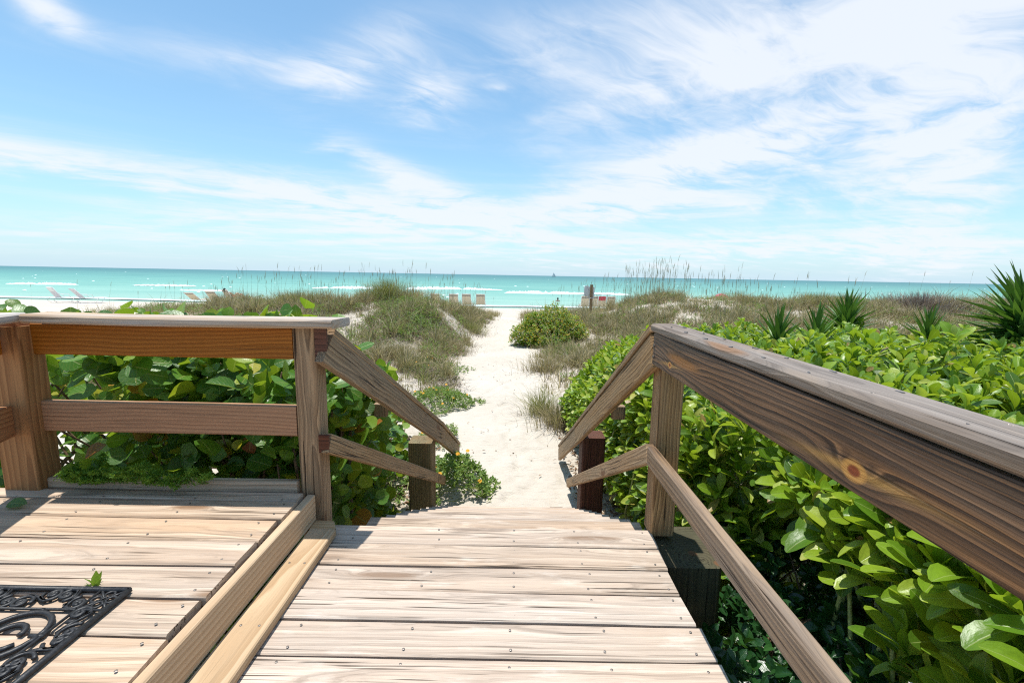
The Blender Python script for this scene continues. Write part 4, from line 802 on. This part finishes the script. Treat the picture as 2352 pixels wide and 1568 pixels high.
# bigger countable clumps
def clump(lb, x, y, h, nb, spread, m=M_GRASS, lean=.8, wid=.0042):
    gz = float(hgt(x, y)); t_ = thing('grass_clump', lb, 'grass', (x, y, gz), group='grass clumps along the path'); V, F, UV = tufts(np.array([[x, y]]), nb, h, spread, lean, wid)
    o = obj('blades', mesh('blades', V, F, m, False, UV), t_); o['kind'] = 'stuff'
    V, F, UV = tufts(np.array([[x, y]]), nb//3, h*.4, spread*1.2, 1.6, wid); o = obj('dead_blades', mesh('dead', V, F, M_TWIG, False, UV), t_); o['kind'] = 'stuff'
clump('loose pale grass clump leaning over the right path edge, left of the bright shrub', .52, 7.5, .55, 420, .16, M_GRASSG)
clump('brown bushy grass clump at the foot of the bright shrub near the right rail end', .78, 6.85, .50, 700, .20, M_GRASS)
clump('tan grass clump right of the path, before the round bush', .85, 11.0, .50, 800, .33, M_GRASS)
clump('grass tufts between the round bush and the tan clump', 1.6, 12.6, .55, 500, .40, M_GRASSG)
clump('dark brown grass clump on the left dune foot beside the path bend', -1.75, 13.4, .50, 800, .30, M_GRASS)
clump('dark tufted grass clump at the middle of the left dune foot', -3.0, 11.2, .55, 700, .22, M_GRASS)
clump('olive grass clump at the left path edge near the crest', -1.55, 17.0, .55, 700, .32, M_GRASSG)
clump('tall dark grass tussock crowning the left dune', -4.9, 17.3, .95, 1600, .42, M_GRASSG, .5, .006)
clump('tall olive tussock left of the crown of the left dune', -8.4, 17.5, .75, 900, .5, M_GRASSG, .6, .006)
clump('small grass tuft on the open sand where the path meets the beach', -1.5, 21.8, .5, 700, .35, M_GRASS)
clump('dark brush on the far right dune crest', 17.5, 19.0, .8, 1500, 1.0, M_TWIG, .8, .009)
clump('green scrubby clump on the right dune crest, left of the dark brush', 13.0, 19.0, .6, 900, .5, M_GRASSG, .8, .007)

# leaf litter under the stairs and the shrubs
def litter(name, lb, n, xr, yr, L, filt=None):
    x = rng.uniform(*xr, n); y = rng.uniform(*yr, n); P = np.stack([x, y, hgt(x, y)+rng.uniform(.005, .035, n)], -1)
    if filt is not None: P = P[filt(P)]
    n = len(P); a = rng.uniform(0, 6.28, n); D = np.stack([np.cos(a), np.sin(a), rng.normal(.15, .25, n)], -1); N_ = np.stack([rng.normal(0, .35, n), rng.normal(0, .35, n), np.ones(n)], -1)
    tag(obj(name, merged(leaf_shape('leaf', 3, 4), P, basis(D, N_), L*rng.uniform(.5, 1.2, n), name, L_DRY)), lb, None, None, 'stuff')
litter('leaf_litter', 'brown fallen leaves under the shrubs right of the stairs', 2600, (.72, 2.2), (1.2, 7.0), .07)
litter('leaf_litter', 'brown fallen leaves on the shaded sand left of the stairs', 2400, (-3.2, -1.0), (2.4, 6.2), .08)
litter('leaf_litter', 'few stray brown leaves and twigs on the open sand path', 110, (-.8, .9), (4.6, 12), .05)

# ------------------------------------------------------------------ plants growing on the deck
af = thing('asparagus_fern', 'feathery green asparagus fern growing along the back edge of the raised deck', 'fern', (-1.75, 1.93, DZ))
def frond(p0, dirv, L, seed):
    r = np.random.default_rng(seed); d_ = np.array(dirv)/np.linalg.norm(dirv); n = 34; t_ = np.linspace(.05, 1, n); ctr = np.array(p0)+d_*(L*t_)[:, None]+np.array([0, 0, -1.])*(L*.35*t_**2)[:, None]
    P = []; D = []; b = MB(); b.tube([tuple(np.array(p0)), tuple(ctr[n//2]), tuple(ctr[-1])], [.002, .0015, .0008], 4)
    for i in range(n):
        for _ in range(2):
            s_ = norm(r.normal(0, 1, (1, 3)))[0]; s_[2] = abs(s_[2])*.4; ln = .045*(1-.6*t_[i])*r.uniform(.6, 1.2)
            for q in range(7):
                P.append(ctr[i]+s_*ln*(q/6)); D.append(s_*.6+norm(r.normal(0, 1, (1, 3)))[0])
    P = np.array(P); D = np.array(D); B = basis(D, r.normal(0, 1, D.shape)); o = obj('frond', merged(leaf_shape('leaf', 3, 3), P, B, np.full(len(P), .014), 'frond', L_FERN), af); b.build('frond_stem', M_GSTEM, o)
for i in range(26):
    x = random.choice([random.gauss(-1.92, .10), random.gauss(-1.70, .10), random.uniform(-2.05, -1.35)])
    frond((x, 1.925, DZ+.03), (random.gauss(0, .5), random.gauss(-.35, .35), random.uniform(.6, 1.3)), random.uniform(.10, .21), 300+i)
sp = thing('weed_sprout', 'tiny green sprout growing in a plank gap behind the mat', 'weed', (-1.33, 1.295, DZ))
P = np.repeat([[-1.33, 1.295, DZ-.01]], 7, 0); D = np.array([[.2, 0, 1], [-.5, .1, .9], [.5, -.2, .6], [-.2, -.3, .5], [.1, .4, .8], [.8, 0, .25], [-.8, .1, .2]]); leaves(sp, 'leaf', P, basis(D, rng.normal(0, 1, (7, 3))), np.array([.06, .045, .04, .035, .05, .04, .04]), L_FERN, 50, 'leaf', (3, 4), (3, 4), minpx=1)
P = np.array([[-2.13, 1.76, DZ+.012]]); D = np.array([[1., -.1, .12]]); fo = leaf_shape('oval', 5, 7)
tag(obj('fallen_leaf', merged(fo, P, basis(D, np.array([[.1, -.5, .8]])), np.array([.085]), 'fallen_leaf', L_SEA)), 'curled green leaf lying on the raised deck at the left edge', 'leaf')

# ------------------------------------------------------------------ beach furniture
def lounge_chair(lb, x, y, rz, sling, frame_m, grp, stripe=True, back=58, towel=None, w_=.62):
    gz = float(hgt(x, y)); t_ = thing('beach_chair', lb, 'chair', (x, y, gz), rz, grp); M0 = WM[t_.name]
    def bd(b, name, m, par=t_, smooth=False): return b.build(name, m, par, M0, smooth)
    h = .32; L = 1.15; a = math.radians(back); bl = .78; hw = w_/2
    bx_, bz_ = -math.cos(a)*bl, h+math.sin(a)*bl      # local +x is towards the feet
    def slab(p0, p1, th, name, m, par=t_, y0=-hw+.02, y1=hw-.02):
        d_ = Vector((p1[0]-p0[0], 0, p1[1]-p0[1])).normalized(); nrm_ = Vector((-d_.z, 0, d_.x))*th; V = []
        for (q0, q1) in (p0, p1):
            for yy in (y0, y1):
                for s_ in (-.5, .5): V.append((q0+nrm_.x*s_, yy, q1+nrm_.z*s_))
        b = MB(); b.add(V, [(0, 2, 6, 4), (1, 5, 7, 3), (0, 1, 3, 2), (4, 6, 7, 5), (0, 4, 5, 1), (2, 3, 7, 6)]); return bd(b, name, m, par)
    bk = slab((0, h), (bx_, bz_), .02, 'backrest', sling); slab((0, h), (L, h+.02), .02, 'seat', sling)
    if stripe:
        for f0, f1 in ((.80, .90),): slab((bx_*f0, h+(bz_-h)*f0), (bx_*f1, h+(bz_-h)*f1), .026, 'stripe', M_STRIPE, bk, -hw+.022, hw-.022)
    if towel: slab((bx_*.62, h+(bz_-h)*.62), (bx_*1.01, h+(bz_-h)*1.01), .045, 'towel', towel, bk, -hw+.05, hw-.05)
    for s_ in (-1, 1):
        yy = s_*hw; b = MB(); b.tube([(bx_, yy, bz_), (0, yy, h), (L, yy, h+.02)], .016, 6); bd(b, 'side_frame', frame_m, smooth=True)
        b = MB(); b.tube([(-.28, yy, h+.02), (-.42, yy, .16), (-.2, yy, .0), (.25, yy, .0)], .014, 6); bd(b, 'leg', frame_m, smooth=True)
        b = MB(); b.tube([(.25, yy, .0), (.8, yy, .0), (1.0, yy, h)], .014, 6); bd(b, 'leg', frame_m, smooth=True)
        b = MB(); b.tube([(bx_*.45, yy, h+(bz_-h)*.45), (.02, yy, h+.22), (.35, yy, h+.22), (.45, yy, h)], .015, 6); bd(b, 'armrest', frame_m, smooth=True)
    b = MB(); b.tube([(bx_, -hw, bz_), (bx_, hw, bz_)], .016, 6); b.tube([(L, -hw, h+.02), (L, hw, h+.02)], .016, 6); bd(b, 'cross_bar', frame_m, smooth=True)
    return t_
R = math.radians
lounge_chair('white sun lounger on the beach, leftmost of all chairs', -28.8, 28.2, R(72), M_SLING_W, M_WHITE, 'white loungers', False, 58, M_WHITE)
lounge_chair('white sun lounger on the beach, right of the two white ones', -27.1, 28.0, R(68), M_SLING_W, M_WHITE, 'white loungers', False, 50)
gL, gM, gR = 'tan chairs left of the dune', 'tan chairs left of the path', 'tan chairs right of the signpost'
lounge_chair('tan beach chair leaning far back, leftmost of the three beyond the left dune foot', -20.2, 28.4, R(84), M_TAN, M_WHITE, gL, True, 38)
lounge_chair('tan beach chair in the middle of the three beyond the left dune foot', -19.1, 28.6, R(88), M_TAN, M_WHITE, gL, True, 48)
occ = lounge_chair('tan beach chair with a sunbather, rightmost of the three beyond the left dune foot', -18.0, 28.4, R(62), M_TAN, M_WHITE, gL, True, 62)
for i, (px_x, lb) in enumerate([(-5.35, 'tan beach chair half hidden by dune grass, leftmost of four left of the path'), (-4.12, 'tan beach chair seen from behind, second of four left of the path'), (-3.2, 'tan beach chair seen from behind, third of four left of the path'), (-2.25, 'tan beach chair seen from behind, rightmost of four left of the path')]):
    lounge_chair(lb, px_x, 31+.2*(i % 2), R(88+3*(i % 2)), M_TAN, M_WHITE, gM, True, 66+2*i)
for i, (px_x, lb, tw) in enumerate([(5.05, 'tan beach chair seen from behind, leftmost of four by the signpost', None), (5.65, 'tan beach chair hidden behind the signpost', None), (6.22, 'tan beach chair with a red towel, third of four by the signpost', M_REDT), (6.85, 'tan beach chair seen from behind, rightmost of four by the signpost', None)]):
    lounge_chair(lb, px_x, 31.2, R(90), M_TAN, M_WHITE, gR, True, 72, tw, .56)
lounge_chair('tan beach chair beside the pink umbrella, half hidden by the dune', 14.6, 31.0, R(95), M_TAN, M_WHITE, gR, True, 74)
# pink umbrella leaning low on the beach
ux, uy = 13.55, 29.5; uz = float(hgt(ux, uy)); um = thing('beach_umbrella', 'pink beach umbrella leaning low behind the right dune', 'umbrella', (ux, uy, uz))
Mu = Matrix.Translation((ux, uy, uz+.42)) @ Matrix.Rotation(R(38), 4, 'X') @ Matrix.Rotation(R(10), 4, 'Y')
b = MB(); k = 8; V = [(0, 0, 1.05)]
for ring, (r_, z_) in enumerate(((.22, 1.00), (.42, .88), (.52, .72))):
    for j in range(k): V.append((r_*math.cos(6.283*j/k), r_*math.sin(6.283*j/k), z_))
Fq = [(0, 1+j, 1+(j+1) % k) for j in range(k)]+[(1+q*k+j, 1+(q+1)*k+j, 1+(q+1)*k+(j+1) % k, 1+q*k+(j+1) % k) for q in range(2) for j in range(k)]
b.add(V, Fq); b.build('canopy', M_PINK, um, Mu); b = MB(); b.tube([(0, 0, -.72), (0, 0, 1.1)], .016, 6); b.build('pole', M_WHITE, um, Mu)
for j in range(k):
    b = MB(); b.tube([(0, 0, 1.03), (.42*math.cos(6.283*j/k), .42*math.sin(6.283*j/k), .87), (.52*math.cos(6.283*j/k), .52*math.sin(6.283*j/k), .715)], .006, 4); b.build('rib', M_WHITE, um, Mu)
# signpost
sx, sy = 3.62, 20.6; sz = float(hgt(sx, sy)); sg = thing('signpost', 'weathered wooden post with white sign boards on the right dune', 'signpost', (sx, sy, sz))
tz = CAMZ-(655-637)/FPX*sy*1.0; post('post', sx-.065, sx+.065, sy-.06, sy+.06, sz-.3, tz, W_POST, sg, bev=.02)
def panel(cx, cy, cz, w2, h2, rz, name):
    b = MB(); V = []; c3 = .05
    out = [(-w2+c3, -h2), (w2-c3, -h2), (w2, -h2+c3), (w2, h2-c3), (w2-c3, h2), (-w2+c3, h2), (-w2, h2-c3), (-w2, -h2+c3)]
    for yy in (-.008, .008): V += [(a_, yy, c_) for a_, c_ in out]
    b.add(V, [tuple(range(7, -1, -1)), tuple(range(8, 16))]+[(j, (j+1) % 8, 8+(j+1) % 8, 8+j) for j in range(8)]); return b.build(name, M_PANEL, sg, Matrix.Translation((cx, cy, cz)) @ Matrix.Rotation(rz, 4, 'Z'))
panel(sx+.0, sy+.08, tz-.36, .155, .26, 0, 'sign_board'); panel(sx-.20, sy+.16, tz-.30, .16, .24, R(40), 'sign_board')
b = MB(); b.tube([(sx-.1, sy-.066, tz-.62), (sx+.1, sy-.066, tz-.61)], .012, 6); b.build('bracket', M_METAL, sg)
# sailboat
sb = thing('sailboat', 'tiny sailboat on the horizon', 'boat', (131, 1450, SEA))
b = MB(); b.add([(125.5, 1449, SEA-.2), (137, 1449, SEA-.2), (138.5, 1449, SEA+1.4), (124, 1449, SEA+1.2), (125.5, 1452, SEA-.2), (137, 1452, SEA-.2), (138.5, 1452, SEA+1.4), (124, 1452, SEA+1.2)], [(3, 2, 1, 0), (4, 5, 6, 7), (0, 1, 5, 4), (1, 2, 6, 5), (2, 3, 7, 6), (3, 0, 4, 7)]); b.build('hull', M_HULL, sb)
b = MB(); b.tube([(131, 1450.5, SEA+1), (131, 1450.5, SEA+15)], .12, 6); b.build('mast', M_HULL, sb)
b = MB(); b.add([(130.6, 1450.5, SEA+2), (130.6, 1450.5, SEA+14), (126, 1450.7, SEA+2.2), (130.5, 1450.3, SEA+2), (130.5, 1450.3, SEA+14), (126, 1450.4, SEA+2.2)], [(0, 1, 2), (5, 4, 3), (0, 3, 4, 1), (1, 4, 5, 2), (2, 5, 3, 0)]); b.build('sail', M_METAL, sb)
b = MB(); b.add([(131.4, 1450.5, SEA+1.6), (131.4, 1450.5, SEA+12), (137.6, 1450.7, SEA+1.6), (131.4, 1450.3, SEA+1.6), (131.4, 1450.3, SEA+12), (137.6, 1450.4, SEA+1.6)], [(0, 1, 2), (5, 4, 3), (0, 3, 4, 1), (1, 4, 5, 2), (2, 5, 3, 0)]); b.build('sail', M_METAL, sb)

# ------------------------------------------------------------------ people
def body(J, edges, rad, name, m, parent, M):
    me = bpy.data.meshes.new(name); keys = list(J); me.from_pydata([J[k_] for k_ in keys], [(keys.index(a_), keys.index(b_)) for a_, b_ in edges], []); me.materials.append(m)
    o = link(bpy.data.objects.new(name, me), parent, M); sk = o.modifiers.new('skin', 'SKIN'); me.skin_vertices.new() if not me.skin_vertices else None
    for i, k_ in enumerate(keys):
        sv_ = me.skin_vertices[0].data[i]; sv_.radius = rad[k_] if hasattr(rad[k_], '__len__') else (rad[k_], rad[k_]); sv_.use_root = (k_ == 'pelvis')
    sk.use_smooth_shade = True; s_ = o.modifiers.new('sub', 'SUBSURF'); s_.levels = 2; s_.render_levels = 2; return o
RAD = dict(pelvis=(.15, .11), waist=(.13, .10), chest=(.16, .11), neck=.055, head=.085, crown=.075, shL=.055, shR=.055, elL=.042, elR=.042, haL=.03, haR=.03, hiL=.085, hiR=.085, knL=.058, knR=.058, anL=.038, anR=.038, toL=.03, toR=.03)
ED = [('pelvis', 'waist'), ('waist', 'chest'), ('chest', 'neck'), ('neck', 'head'), ('head', 'crown'), ('chest', 'shL'), ('chest', 'shR'), ('shL', 'elL'), ('elL', 'haL'), ('shR', 'elR'), ('elR', 'haR'), ('pelvis', 'hiL'), ('hiL', 'knL'), ('knL', 'anL'), ('anL', 'toL'), ('pelvis', 'hiR'), ('hiR', 'knR'), ('knR', 'anR'), ('anR', 'toR')]
# sunbather: reclining in the chair, knees drawn up
pM = WM[occ.name]; pe = thing('person', 'person with bent knees reclining in the rightmost tan chair beyond the left dune foot', 'person', tuple(pM.translation))
Jl = dict(pelvis=(.12, 0, .46), waist=(-.02, 0, .60), chest=(-.15, 0, .76), neck=(-.25, 0, .90), head=(-.30, 0, .98), crown=(-.33, 0, 1.04), shL=(-.15, .18, .83), shR=(-.15, -.18, .83), elL=(.08, .27, .66), elR=(.08, -.27, .66), haL=(.32, .27, .62), haR=(.32, -.27, .62), hiL=(.15, .10, .46), hiR=(.15, -.10, .46), knL=(.52, .13, .78), knR=(.58, -.14, .74), anL=(.86, .12, .42), anR=(.92, -.13, .41), toL=(1.04, .13, .42), toR=(1.1, -.14, .41))
body(Jl, ED, RAD, 'body', M_SKIN, pe, pM)
b = MB(); b.tube([(-.34, 0, .92), (-.36, 0, 1.0), (-.34, 0, 1.07), (-.31, 0, 1.095)], [.05, .08, .075, .03], 10); b.build('hair', M_HAIR, pe, pM, True)
b = MB(); b.tube([(.26, 0, .46), (.12, 0, .46), (.05, 0, .53)], [.12, .165, .15], 12); b.build('swimwear', M_SUIT, pe, pM, True)
# bather in the water
wx, wy = 5.25, 52.; wz = SEA-1.28; pw = thing('person', 'dark-haired bather standing chest deep in the sea behind the round bush', 'person', (wx, wy, wz)); Mw = Matrix.Translation((wx, wy, wz))
Js = dict(pelvis=(0, 0, .95), waist=(0, 0, 1.1), chest=(0, 0, 1.32), neck=(0, 0, 1.50), head=(0, .02, 1.60), crown=(0, .02, 1.68), shL=(-.18, 0, 1.42), shR=(.18, 0, 1.42), elL=(-.27, .02, 1.14), elR=(.27, .02, 1.14), haL=(-.30, .12, .92), haR=(.30, .12, .92), hiL=(-.10, 0, .9), hiR=(.10, 0, .9), knL=(-.11, .02, .48), knR=(.11, -.02, .48), anL=(-.11, 0, .08), anR=(.11, 0, .08), toL=(-.12, .16, .03), toR=(.12, .16, .03))
body(Js, ED, RAD, 'body', M_SKIN, pw, Mw)
b = MB(); b.tube([(0, -.03, 1.50), (0, -.03, 1.58), (0, -.01, 1.68), (0, .01, 1.745)], [.06, .105, .10, .03], 10); b.build('hair', M_HAIR, pw, Mw, True)
